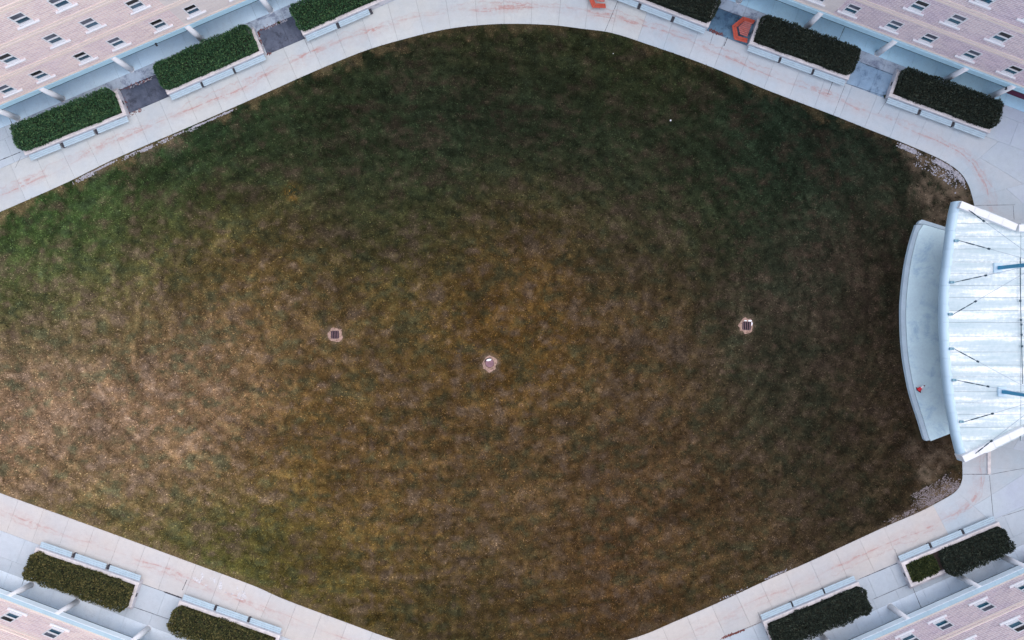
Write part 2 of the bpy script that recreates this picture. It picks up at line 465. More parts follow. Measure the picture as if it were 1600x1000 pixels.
walk = empty('walkway', kind='structure')
seg = np.linalg.norm(np.roll(edge, -1, 0) - edge, axis=1)
cum = np.concatenate([[0], np.cumsum(seg)])
total = cum[-1]
ext = np.vstack([edge, edge[:1]])
def edge_at(s):
    s = s % total
    return np.array([np.interp(s, cum, ext[:, 0]), np.interp(s, cum, ext[:, 1])])
area = sum(edge[i][0] * edge[(i + 1) % len(edge)][1] - edge[(i + 1) % len(edge)][0] * edge[i][1] for i in range(len(edge)))
def edge_normal(s, w=9.0):
    a, b = edge_at(s - w), edge_at(s + w)
    t = (b - a) / np.linalg.norm(b - a)
    nn = np.array([t[1], -t[0]])
    return nn if area > 0 else -nn
NSLAB = int(total / 42)
def slab_patch(name, rows, parent, mat, across, along, top=0.0, depth=0.07):
    """rows[i][j] points (px) along i, across j"""
    ni, nj = len(rows), len(rows[0])
    vs, fs = [], []
    for r in rows:
        for q in r:
            v = W(q[0], q[1]); vs.append((v.x, v.y, top))
    idx = lambda i, j: i * nj + j
    for i in range(ni - 1):
        for j in range(nj - 1):
            fs.append((idx(i, j), idx(i + 1, j), idx(i + 1, j + 1), idx(i, j + 1)))
    ring = [idx(i, 0) for i in range(ni)] + [idx(ni - 1, j) for j in range(1, nj)] + [idx(i, nj - 1) for i in range(ni - 2, -1, -1)] + [idx(0, j) for j in range(nj - 2, 0, -1)]
    b = len(vs)
    for k in ring: vs.append((vs[k][0], vs[k][1], top - depth))
    for k in range(len(ring)):
        l = (k + 1) % len(ring)
        fs.append((ring[k], b + k, b + l, ring[l]))
    me = bpy.data.meshes.new(name); me.from_pydata(vs, [], fs)
    me.materials.append(mat)
    add_attr(me, 'across', list(across) + [across[k] for k in ring])
    add_attr(me, 'along', list(along) + [along[k] for k in ring])
    bm = bmesh.new(); bm.from_mesh(me); bmesh.ops.recalc_face_normals(bm, faces=bm.faces)
    if sum(f.normal.z for f in bm.faces) < 0: bmesh.ops.reverse_faces(bm, faces=bm.faces)
    bm.to_mesh(me); bm.free()
    return link(name, me, parent)
GAP = 0.14     # half joint width in px
for k in range(NSLAB):
    gp = GAP * (0.35 if edge_at(total * k / NSLAB)[0] > 1400 else 1)
    s0, s1 = total * k / NSLAB + gp, total * (k + 1) / NSLAB - gp
    ss = np.linspace(s0, s1, 7)
    inner = [edge_at(s) for s in ss]
    nrm = [edge_normal(s, 26.0) for s in ss]
    ln = [ray_exit(p, d) - GAP for p, d in zip(inner, nrm)]
    if min(ln) < 5: continue
    pieces = max(1, int(round(max(ln) / 95.0)))
    for q in range(pieces):
        rows, ac, al = [], [], []
        for p, d, L, s in zip(inner, nrm, ln, ss):
            a = L * q / pieces + (GAP if q else 0); b = L * (q + 1) / pieces - (GAP if q < pieces - 1 else 0)
            r = []
            for f in np.linspace(0, 1, 6):
                dd = a + (b - a) * f
                r.append(p + d * dd); ac.append(dd * S); al.append(s * S)
            rows.append(r)
        mp = rows[0][0]
        slab_patch('paving_slab', rows, walk, M['plaza'] if q > 0 else M['walk_cool_light'] if mp[0] > 1490 else M['walk_warm_light'] if mp[1] > 500 else (M['walk_cool_light'] if mp[0] > 985 else M['walk']), ac, al)

# ------------------------------------------------------------------ arcade floors and the bays between planters
def clip(poly, a, b, c):
    """keep a*x + b*y <= c"""
    out = []
    for i in range(len(poly)):
        p, q = poly[i], poly[(i + 1) % len(poly)]
        fp, fq = a * p[0] + b * p[1] - c, a * q[0] + b * q[1] - c
        if fp <= 0: out.append(p)
        if (fp < 0) != (fq < 0) and abs(fp - fq) > 1e-9:
            t = fp / (fp - fq)
            out.append((p[0] + (q[0] - p[0]) * t, p[1] + (q[1] - p[1]) * t))
    return out
BAYS = {'upper_left': [(-680, M['arcade_pale']), (-418, M['bay_dark']), (-197, M['bay_dark'])],
        'upper_right': [(196, M['bay_blue']), (427, M['bay_mid']), (660, M['arcade_pale'])],
        'lower_left': [], 'lower_right': []}
def floor_of(name, s):
    root = empty('arcade_floor', kind='structure')
    rows = [(s.front, s.back, 'bay'), (s.back, s.col - 4, 'a'), (s.col - 4, s.F + 22, 'b'), (s.F + 22, s.F + 75, 'c')]
    for (d0, d1, kind) in rows:
        t = -930.0
        w = 117.0 / 3 if kind != 'c' else 117.0
        off = {'bay': 0, 'a': 7, 'b': 7, 'c': 0}[kind]
        t += off
        while t < 930:
            q = [s.px(t + GAP, d0 + GAP), s.px(t + w - GAP, d0 + GAP), s.px(t + w - GAP, d1 - GAP), s.px(t + GAP, d1 - GAP)]
            q = [tuple(x) for x in q]
            if s.n[0] < 0: q = clip(q, 1, 0, 828)
            else: q = clip(q, -1, 0, -829)
            if len(q) >= 3: q = clip(q, 1, 0, BX)
            if len(q) >= 3: q = clip(q, 0, 1, 548) if s.n[1] < 0 else clip(q, 0, -1, -549)
            if len(q) >= 3: q = clip(q, -1, 0, 420)
            if len(q) >= 3:
                mid = np.mean(q, axis=0)
                tm = float(np.dot(mid - np.array([800, 500]), s.upx))
                mat = M['arcade_deep'] if (s.n[0] > 0 and s.n[1] < 0) else M['arcade']
                if kind == 'bay':
                    mat = M['bay_pale']
                    if s.n[1] < 0:
                        mat = M['plaza']
                        side = float(mid[0])
                        if s.n[0] < 0:
                            if 190 < side < 262 or 395 < side < 470: mat = M['bay_dark']
                        else:
                            if 1105 < side < 1175: mat = M['bay_blue']
                            elif 1320 < side < 1400: mat = M['bay_mid']
                elif s.n[1] > 0: mat = M['arcade_pale'] if kind != 'a' else M['bay_pale']
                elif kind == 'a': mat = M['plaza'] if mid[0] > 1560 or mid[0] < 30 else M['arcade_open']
                pts = [W(x, y) for x, y in q]
                poly = [(p.x, p.y) for p in pts]
                ar = sum(poly[i][0] * poly[(i + 1) % len(poly)][1] - poly[(i + 1) % len(poly)][0] * poly[i][1] for i in range(len(poly)))
                if abs(ar) < 0.05:
                    t += w; continue
                if ar < 0: poly.reverse()
                mb = MB(); mb.prism(poly, -0.07, 0.0)
                me = mb.mesh('paving_slab', mat)
                add_attr(me, 'across', [60.0] * len(me.vertices))
                add_attr(me, 'along', [0.0] * len(me.vertices))
                link('paving_slab', me, root)
            t += w
for nm, s in SIDES.items(): floor_of(nm, s)

# dark sealed joints, cracks and seams that show in the paving
JOINTS = [((1321, 130), (1387, 152), .05), ((1345, 97.5), (1400, 119), .05), ((1126, 14), (1162, 27), .06), ((218, 911), (258, 925), .04), ((256, 924.5), (284, 934.5), .14),
          ((206, 947.5), (267, 968.5), .05), ((1342, 905), (1402, 880), .06), ((1365, 936), (1424, 911), .05), ((1128, 997), (1190, 971.5), .05), ((1426, 918), (1440, 951), .06),
          ((0, 250.5), (32, 237.5), .07), ((15, 185), (21.5, 199), .05), ((40, 897), (34, 915), .05), ((1320, 42), (1311, 62), .05), ((966, 0), (945, 49), .04), ((1137, 58), (1131, 72), .07),
          ((1524, 321), (1586, 320), .04), ((1583, 321), (1584.5, 343), .04), ((1505, 741), (1545, 741), .06), ((1546, 743), (1552, 808), .045), ((1549, 741), (1600, 731.5), .035),
          ((1566, 807), (1600, 796), .035), ((1301, 128), (1293, 148), .05), ((473, 55), (486, 84), .03), ((1320, 134), (1302, 180), .03), ((1118, 43), (1109, 70), .03), ((1386, 156), (1372, 178), .03),
          ((1190, 971), (1184, 956), .03), ((1405, 877), (1398, 858), .04), ((285, 922), (292, 906), .06), ((1563, 149), (1558.5, 166), .04), ((33, 244), (24, 262), .025)]
for a_, b_, w_ in JOINTS:
    a, b = W(*a_), W(*b_)
    d = (b - a).normalized(); nn = Vector((-d.y, d.x, 0))
    mb = MB(); k = 7
    for i in range(k):
        p, q = a.lerp(b, i / k), a.lerp(b, (i + 1) / k)
        w0, w1 = w_ * .5 * random.uniform(.5, 1.2), w_ * .5 * random.uniform(.5, 1.2)
        mb.face([(p.x - nn.x * w0, p.y - nn.y * w0, .003), (q.x - nn.x * w1, q.y - nn.y * w1, .003), (q.x + nn.x * w1, q.y + nn.y * w1, .003), (p.x + nn.x * w0, p.y + nn.y * w0, .003)])
    link('expansion_joint', mb.mesh('expansion_joint', M['bracket']), walk)

# ------------------------------------------------------------------ lawn
def vnoise(x, y, seed):
    """smooth value noise on a unit lattice"""
    r = np.random.default_rng(seed)
    tab = r.random((256, 256))
    xi, yi = np.floor(x).astype(int), np.floor(y).astype(int)
    fx, fy = x - xi, y - yi
    fx = fx * fx * (3 - 2 * fx); fy = fy * fy * (3 - 2 * fy)
    a = tab[xi % 256, yi % 256]; b = tab[(xi + 1) % 256, yi % 256]
    c = tab[xi % 256, (yi + 1) % 256]; d = tab[(xi + 1) % 256, (yi + 1) % 256]
    return (a * (1 - fx) + b * fx) * (1 - fy) + (c * (1 - fx) + d * fx) * fy
def fbm(x, y, seed, octs=4, gain=0.55):
    t, a, n = 0, 1, 0
    for o in range(octs):
        t = t + a * vnoise(x * 2**o + 17.3 * o, y * 2**o + 9.1 * o, seed + o); n += a; a *= gain
    return t / n
CP = [(130,795,103,103,67),(250,850,88,94,56),(180,818,96,99,61),(430,915,68,74,47),(320,866,81,89,54),(100,340,66,90,60),(300,250,47,68,49),(450,260,40,56,41),(500,140,47,56,39),(800,150,33,44,37),(800,62,57,59,41),(1000,100,55,61,43),(1200,250,34,46,40),(1350,250,34,46,43),(1400,400,50,46,39),(1250,450,56,59,53),(1000,400,66,58,46),(1000,300,52,59,45),(800,300,39,53,40),(600,300,44,61,45),(500,350,66,63,49),(250,420,92,87,61),(100,480,116,108,76),(30,550,122,104,81),(50,650,140,112,91),(250,750,144,114,86),(300,650,122,100,78),(300,550,122,100,76),(450,500,111,92,67),(600,550,93,78,54),(600,700,92,75,54),(450,850,113,91,61),(480,930,84,76,46),(800,700,89,73,54),(1000,550,81,67,50),(1000,700,76,64,49),(1000,850,88,67,51),(1200,500,60,55,46),(1200,800,70,58,48),(1350,600,57,49,42),(1350,750,54,51,41),(1470,720,68,57,47),(700,960,71,64,45),(900,980,76,62,44),(1400,300,50,54,44),(1100,760,83,66,52),(-150,500,114,105,72),(-150,650,129,106,76),(600,192,42,49,39),(200,302,45,63,41),(400,402,85,72,46),(1000,202,32,41,33),(1300,242,36,45,33),(40,382,58,84,52),(800,552,88,70,45),(1200,652,56,59,49),(1385,510,51,48,40),(1100,852,81,72,52),(600,852,96,79,54),(360,872,89,93,58),(450,692,94,76,49),(600,392,68,62,41),(800,392,89,70,49),(1300,792,56,52,42),(1150,325,43,54,38),(150,705,167,132,98),(800,845,91,76,56),(0,345,51,73,43),(0,440,66,82,58),(250,700,134,106,78),(40,730,139,110,80)]  # turf tones that also carry the bright-to-dark light gradient across the field
CPX = np.array([c[:2] for c in CP], float)
CPC = np.array([lin(c[2:]) for c in CP])
TURF_GAIN = 0.91
def edge_distance(x, y):
    """distance to the lawn edge in px, done in blocks"""
    e = edge
    out = np.empty(len(x))
    for i in range(0, len(x), 20000):
        dx = x[i:i+20000, None] - e[None, :, 0]; dy = y[i:i+20000, None] - e[None, :, 1]
        out[i:i+20000] = np.sqrt((dx * dx + dy * dy).min(1))
    return out
def blob(x, y, cx, cy, r, p=2.0):
    return np.exp(-(((x - cx)**2 + (y - cy)**2) / (r * r)) ** (p / 2))
def turf(x, y, ed):
    """base colour of the turf at photo pixel x, y: lush, dry, bare, with the light gradient painted in"""
    # warp so that the patches are ragged
    wx = x + 40 * (fbm(x / 70, y / 70, 11) - 0.5); wy = y + 40 * (fbm(x / 70, y / 70, 23) - 0.5)
    num = np.zeros((len(x), 3)); den = np.zeros(len(x))
    for (cx, cy), c in zip(CPX, CPC):
        d2 = (wx - cx)**2 + (wy - cy)**2
        w = np.exp(-d2 / (2 * 78.0**2)) + 1e-3 * np.exp(-d2 / (2 * 160.0**2)) + 1e-9
        num += w[:, None] * c; den += w
    base = num / den[:, None] * np.array([0.88, 0.85, 0.77])
    lm = base.mean(1)[:, None]
    base = np.maximum(lm + (base - lm) * (1.30 - 0.38 * np.clip((lm - 0.05) / 0.10, 0, 1)), 0.002) * np.clip(lm / 0.045, 0.4, 1) ** 0.16
    # streaks run round the field like mowing passes
    ang = np.arctan2((y - 470) / 1.0, (x - 640) / 1.55)
    rad = np.hypot((x - 640) / 1.55, y - 470)
    wob = 5 * fbm(x / 120.0, y / 120.0, 29, 2)
    st = fbm((rad + wob) / 5.0, ang * 6.0 + 40, 31, 3, 0.6)
    st3 = fbm((rad + wob) / 17.0, ang * 3.0 + 80, 33, 2)
    patch = fbm(x / 23.0 + 5, y / 14.0, 41, 5, 0.70)
    broad = fbm(x / 75.0 + 9, y / 45.0, 43, 3, 0.5)
    small = fbm(x / 6.5, y / 5.0, 47, 3, 0.75)
    tiny = fbm(x / 2.4, y / 2.1, 49, 2, 0.7)
    k = 1.15 * (st - 0.5) + 0.35 * (st3 - 0.5) + 0.55 * (broad - 0.5) + 0.35 * (patch - 0.5) + 1.05 * (small - 0.5) + 1.7 * (tiny - 0.5)
    b = base * np.exp(0.98 * k)[:, None]
    lum = base.mean(1)
    amt = np.clip((lum - 0.022) / 0.05, 0.12, 1)
    hue = np.clip((0.75 * patch + 0.25 * small - 0.5) * 6.5, -1, 1)
    dry = np.clip(hue, 0, 1)[:, None] * 0.75
    lush = np.clip(-hue, 0, 1)[:, None] * 0.55
    lb = b.mean(1)[:, None]
    b = b * (1 - dry) + (lb * np.array([1.55, 1.13, 0.76]) + 0.002) * dry
    b = b * (1 - lush) + lb * np.array([0.74, 1.04, 0.60]) * lush
    spark = np.clip((patch - 0.60) * 8, 0, 1) * np.clip((small - 0.5) * 5, 0, 1) * 0.45 * amt
    b = b * (1 - spark[:, None]) + np.stack([lum * 2.4, lum * 1.7, lum * 1.2], 1) * spark[:, None]
    # pale scalped spots
    spot = np.clip((fbm(x / 10.0 + 90, y / 7.0, 53, 3) - 0.68) * 9, 0, 1) * np.clip((y - 130) / 300, 0.05, 1)
    b = b * (1 - 0.5 * spot[:, None]) + np.array([0.17, 0.115, 0.08]) * (0.35 + 2.5 * lum)[:, None] * 0.5 * spot[:, None] * 1.3
    # shade beside the stage is part of the control point colours
    # dry verge along the walkway
    nn = fbm(x / 16.0, y / 16.0, 61, 4)
    verge = np.clip((56 * (nn - 0.31) - ed) / 4.0, 0, 1) * np.clip(0.45 + 1.2 * (fbm(x / 5.0, y / 5.0, 67, 3, .7) - 0.35), 0, 1)
    vcol = np.array([0.20, 0.145, 0.075]) * (0.45 + 0.75 * np.clip((900 - x) / 900, 0, 1))[:, None]
    b = b * (1 - 0.75 * verge[:, None]) + vcol * 0.75 * verge[:, None]
    # bare soil in the two corners by the bandshell, round the drains, along the upper edge
    bare = np.zeros(len(x))
    for cx, cy, r, a in ((1482, 272, 30, 1), (1450, 300, 26, .8), (1500, 300, 24, 1), (1470, 345, 30, .7), (1440, 250, 22, .8), (1420, 235, 14, .8), (1466, 312, 24, .8),
                         (1462, 786, 26, 1), (1480, 766, 20, 1), (1440, 803, 20, 1), (1452, 735, 22, .8), (1412, 818, 18, .8), (1380, 832, 14, .6), (1470, 710, 22, .55), (1425, 700, 16, .4),
                         (523, 523, 14, 1.3), (765, 568, 15, 1.3), (1166, 507, 14, 1.2), (1170, 533, 8, .5), (112, 826, 10, .6), (1240, 893, 12, .6), (270, 225, 16, .6), (230, 240, 18, .6), (150, 268, 16, .6), (510, 110, 8, .7)):
        bare = np.maximum(bare, a * blob(x, y, cx, cy, r, 3.0))
    bare = np.clip(bare * (4.2 * fbm(x / 7.0, y / 6.0, 71, 4, 0.8) - 1.45) - 0.05, 0, 1)
    bcol = np.array([0.19, 0.145, 0.10]) * (0.35 + 1.3 * fbm(x / 4.0, y / 4.0, 79, 3, 0.7))[:, None]
    b = b * (1 - bare[:, None]) + bcol * bare[:, None]
    # yellow flowering weeds
    yel = blob(x, y, 457, 301, 13, 3.0) * np.clip((fbm(x / 2.5, y / 2.5, 83, 2) - 0.48) * 7, 0, 1)
    b = b * (1 - 0.55 * yel[:, None]) + np.array([0.30, 0.17, 0.03]) * 0.55 * yel[:, None]
    return b, bare
def to_px(X, Y):
    return X / S + 800, 500 - Y / S

bnd = [tuple(W(x, y).xy) for x, y in edge]
if area > 0: bnd = bnd[::-1]
GR = 0.45
xs = np.arange(-68, 46, GR); ys = np.arange(-34, 30, GR)
gx, gy = np.meshgrid(xs, ys)
gx = gx.ravel() + rng.uniform(-.08, .08, gx.size); gy = gy.ravel() + rng.uniform(-.08, .08, gy.size)
def inside(X, Y):
    n = len(bnd); r = np.zeros(len(X), bool)
    bx = np.array([b[0] for b in bnd]); by = np.array([b[1] for b in bnd])
    j = n - 1
    for i in range(n):
        c = (by[i] > Y) != (by[j] > Y)
        with np.errstate(divide='ignore', invalid='ignore'):
            xx = (bx[j] - bx[i]) * (Y - by[i]) / (by[j] - by[i]) + bx[i]
        r ^= c & (X < xx)
        j = i
    return r
ins = inside(gx, gy)
gx, gy = gx[ins], gy[ins]
px_, py_ = to_px(gx, gy)
ed = edge_distance(px_, py_)
keep = ed > 4
gx, gy = gx[keep], gy[keep]
allp = [Vector(b) for b in bnd] + [Vector((a, b)) for a, b in zip(gx, gy)]
nb = len(bnd)
res = delaunay_2d_cdt(allp, [(i, (i + 1) % nb) for i in range(nb)], [list(range(nb))], 2, 1e-5)
V = np.array([(p.x, p.y) for p in res[0]])
px_, py_ = to_px(V[:, 0], V[:, 1])
ed = edge_distance(px_, py_)
colr, bare = turf(px_, py_, ed)
zz = -0.045 + 0.025 * (fbm(px_ / 14, py_ / 14, 91) - 0.5) * np.clip(ed / 12, 0, 1)
me = bpy.data.meshes.new('lawn')
me.from_pydata([(a, b, c) for (a, b), c in zip(V, zz)], [], [tuple(f) for f in res[2]])
me.materials.append(M['turf'])
ca = me.color_attributes.new('turf', 'FLOAT_COLOR', 'POINT')
ca.data.foreach_set('color', np.concatenate([np.clip(colr * TURF_GAIN, 0.004, 1), np.ones((len(colr), 1))], 1).astype(np.float32).ravel())
me.update()
if me.polygons[0].normal.z < 0: me.flip_normals()
lawn = link('lawn', me); tag(lawn, kind='structure')

# blades: tufts of three-cornered blades over the whole part in view
NB = 620000
bx = rng.uniform(-51, 45, NB * 2); by = rng.uniform(-32.5, 29.5, NB * 2)
k = inside(bx, by); bx, by = bx[k][:NB], by[k][:NB]
px_, py_ = to_px(bx, by)
ed = edge_distance(px_, py_)
c, bare = turf(px_, py_, ed)
stage_mask = (px_ > 1412 + 0.0006 * (py_ - 500)**2) & (py_ > 350) & (py_ < 690)
fix = np.zeros(len(bx), bool)
for cx_, cy_ in ((523.5, 523), (765, 568), (1166.5, 509)): fix |= ((px_ - cx_)**2 + (py_ - cy_)**2) < 8.5**2
k = ~fix & (rng.random(len(bx)) > bare * 1.15) & ~stage_mask & (ed > 0.8)
bx, by, c = bx[k], by[k], c[k]
n = len(bx)
th = rng.uniform(0, 2 * np.pi, n); lean = rng.uniform(0.02, 0.11, n); hgt = rng.uniform(0.03, 0.10, n); wd = rng.uniform(0.025, 0.06, n)
ux, uy = np.cos(th), np.sin(th)
co = np.empty((n, 3, 3), np.float32)
co[:, 0] = np.stack([bx - uy * wd, by + ux * wd, np.full(n, -0.045)], 1)
co[:, 1] = np.stack([bx + uy * wd, by - ux * wd, np.full(n, -0.045)], 1)
co[:, 2] = np.stack([bx + ux * lean, by + uy * lean, -0.045 + hgt], 1)
me = bpy.data.meshes.new('grass')
me.vertices.add(n * 3); me.vertices.foreach_set('co', co.ravel())
me.loops.add(n * 3); me.loops.foreach_set('vertex_index', np.arange(n * 3, dtype=np.int32))
me.polygons.add(n); me.polygons.foreach_set('loop_start', np.arange(0, n * 3, 3, dtype=np.int32))
me.update(calc_edges=True)
me.materials.append(M['blade'])
var = np.exp(np.clip(rng.normal(0, 0.42, n), -1, 0.62))[:, None]
dryb = (rng.random(n) < 0.08)[:, None]
bc = c * var * TURF_GAIN * 1.15
bc = np.where(dryb, bc * np.array([1.25, 1.25, 1.25]) + 0.001, bc)
ca = me.color_attributes.new('turf', 'FLOAT_COLOR', 'POINT')
ca.data.foreach_set('color', np.repeat(np.concatenate([np.clip(bc, 0.003, 0.8), np.ones((n, 1))], 1), 3, axis=0).astype(np.float32).ravel())
tag(link('grass', me), 'patchy green and brown grass covering the big oval lawn', 'grass', kind='stuff')

# ------------------------------------------------------------------ scatter helper for chips and leaf litter
def chips(name, pts, mat, smin, smax, label, cat, z=-0.03, flat=0.5):
    mb = MB()
    for (x, y) in pts:
        p = W(x, y)
        r = random.uniform(smin, smax); a = random.uniform(0, 6.28); kk = random.randint(4, 6)
        ring = [(p.x + r * random.uniform(.6, 1.1) * math.cos(a + 6.283 * i / kk), p.y + r * random.uniform(.5, 1.1) * math.sin(a + 6.283 * i / kk)) for i in range(kk)]
        h = r * flat * random.uniform(.5, 1)
        n0 = len(mb.v)
        mb.v += [(q[0], q[1], z) for q in ring] + [(p.x + (q[0] - p.x) * .7, p.y + (q[1] - p.y) * .7, z + h) for q in ring]
        mb.f.append(tuple(n0 + kk + i for i in range(kk))); mb.m.append(0)
        for i in range(kk):
            j = (i + 1) % kk
            mb.f.append((n0 + i, n0 + j, n0 + kk + j, n0 + kk + i)); mb.m.append(0)
    o = link(name, mb.mesh(name, mat))
    return tag(o, label, cat, kind='stuff')

def along_edge(x0, x1, top, off0, off1, n, clump):
    """random points beside the lawn edge between two x values, in clumps"""
    cand = [i for i in range(len(edge)) if x0 <= edge[i][0] <= x1 and ((edge[i][1] < 500) == top)]
    out = []
    centres = [random.choice(cand) for _ in range(clump)]
    for _ in range(n):
        i = random.choice(centres); e = edge[i]
        i2 = (i + 1) % len(edge)
        t = edge[i2] - e; t = t / np.linalg.norm(t)
        nn = np.array([t[1], -t[0]]) if area < 0 else np.array([-t[1], t[0]])
        p = e + t * random.gauss(0, 5.5) + nn * random.uniform(off0, off1)
        out.append(tuple(p))
    return out
edge_in = along_edge(118, 360, True, 2.4, 4.4, 700, 20) + along_edge(118, 360, True, 3, 7.5, 350, 9)
chips('gravel', edge_in, M['pebble'], 0.03, 0.10, 'white limestone chips scattered along the upper left edge of the lawn', 'gravel', -0.04)
pts = [p for p in along_edge(1408, 1508, True, 2.5, 9, 1500, 11)] + along_edge(1440, 1512, True, 5, 26, 240, 12)
chips('gravel', pts, M['pebble'], 0.03, 0.11, 'pale chips in the bare lawn corner above the bandshell', 'gravel', -0.04)
pts = along_edge(1395, 1502, False, 1.5, 9, 620, 14) + along_edge(1440, 1503, False, 4, 30, 750, 12)
chips('gravel', pts, M['chip_grey'], 0.025, 0.085, 'pale chips in the bare lawn corner below the bandshell', 'gravel', -0.04)
pts = along_edge(1205, 1250, False, 1, 4, 140, 3) + along_edge(1120, 1165, False, 1, 4, 40, 3)
chips('gravel', pts, M['pebble'], 0.025, 0.08, 'few pale chips on the lawn edge above the lower right walkway', 'gravel', -0.04)
def line_pts(a, b, n, w=1.4):
    out = []
    for _ in range(n):
        t = random.random(); out.append((a[0] + (b[0] - a[0]) * t + random.gauss(0, w), a[1] + (b[1] - a[1]) * t + random.gauss(0, w)))
    return out
chips('leaf_litter', line_pts((1128, 997), (1163, 984), 150, 0.9), M['litter'], 0.03, 0.08, 'red brown leaves caught in the paving joint at the lower right', 'leaf litter', 0.004, 0.3)
chips('leaf_litter', line_pts((1108, 47), (1128, 54), 110, 1.3), M['litter'], 0.03, 0.08, 'red brown leaves on the paving beside the orange table', 'leaf litter', 0.004, 0.3)
chips('leaf_litter', line_pts((403, 50), (411, 78), 90, 1.0) + line_pts((405, 48), (440, 34), 60, 1.4) + line_pts((414, 86), (424, 83), 30, 1.2), M['litter'], 0.03, 0.07, 'brown debris round the dark paving beside the long planter near the top', 'leaf litter', 0.004, 0.3)
chips('leaf_litter', line_pts((185, 143), (199, 170), 80, 1.6) + line_pts((190, 140), (236, 122), 70, 1.5) + line_pts((200, 179), (222, 172), 40, 1.2), M['litter'], 0.03, 0.07, 'brown debris round the dark paving beside the far left planter', 'leaf litter', 0.004, 0.3)
chips('gravel', line_pts((203, 137), (237, 122), 70, 0.9) + line_pts((414, 45), (448, 31), 90, 1.1), M['pebble'], 0.03, 0.07, 'crumbled mortar along the back of the dark paving bays', 'gravel', 0.003, 0.4)

# ------------------------------------------------------------------ buildings
WIN_W, WIN_H = 0.98, 1.20
def window_meshes():
    fr = MB(); w, h, b = WIN_W / 2, WIN_H, 0.085
    for (x0, x1, z0, z1) in ((-w - b, -w, -b, h + b), (w, w + b, -b, h + b), (-w, w, h, h + b), (-w, w, -b - .03, 0), (-w, w, h * .5 - .05, h * .5 + .05)):
        fr.box(x0, x1, -0.015, 0.11, z0, z1)
    sl = MB()
    sl.box(-w - b, w + b, -0.07, -0.018, -0.20, -0.02)
    sl.box(-w - .43, w + .43, -0.18, -0.003, -0.33, -0.203)
    lo = MB(); lo.box(-w, w, 0.07, 0.09, 0.002, h * .5 - .052)
    up = MB(); up.box(-w, w, 0.055, 0.075, h * .5 + .052, h - .002)
    return fr.mesh('window_frame', M['white']), sl.mesh('window_sill', M['white'], 0.012), lo, up
wf, ws, lo, up = window_meshes()
PL = {k: lo.mesh('lower_pane', M[k]) for k in ('pane_blue', 'pane_teal')}
PU = {k: up.mesh('upper_pane', M[k]) for k in ('pane_black', 'pane_grey', 'pane_blue')}
col_mb = MB()
col_mb.tube((0, 0, 0), (0, 0, 0.05), 0.30, 0.30, 20)
col_mb.tube((0, 0, 0.05), (0, 0, 2.93), 0.275, 0.25, 20)
column_mesh = col_mb.mesh('column', M['column'], 0, True)

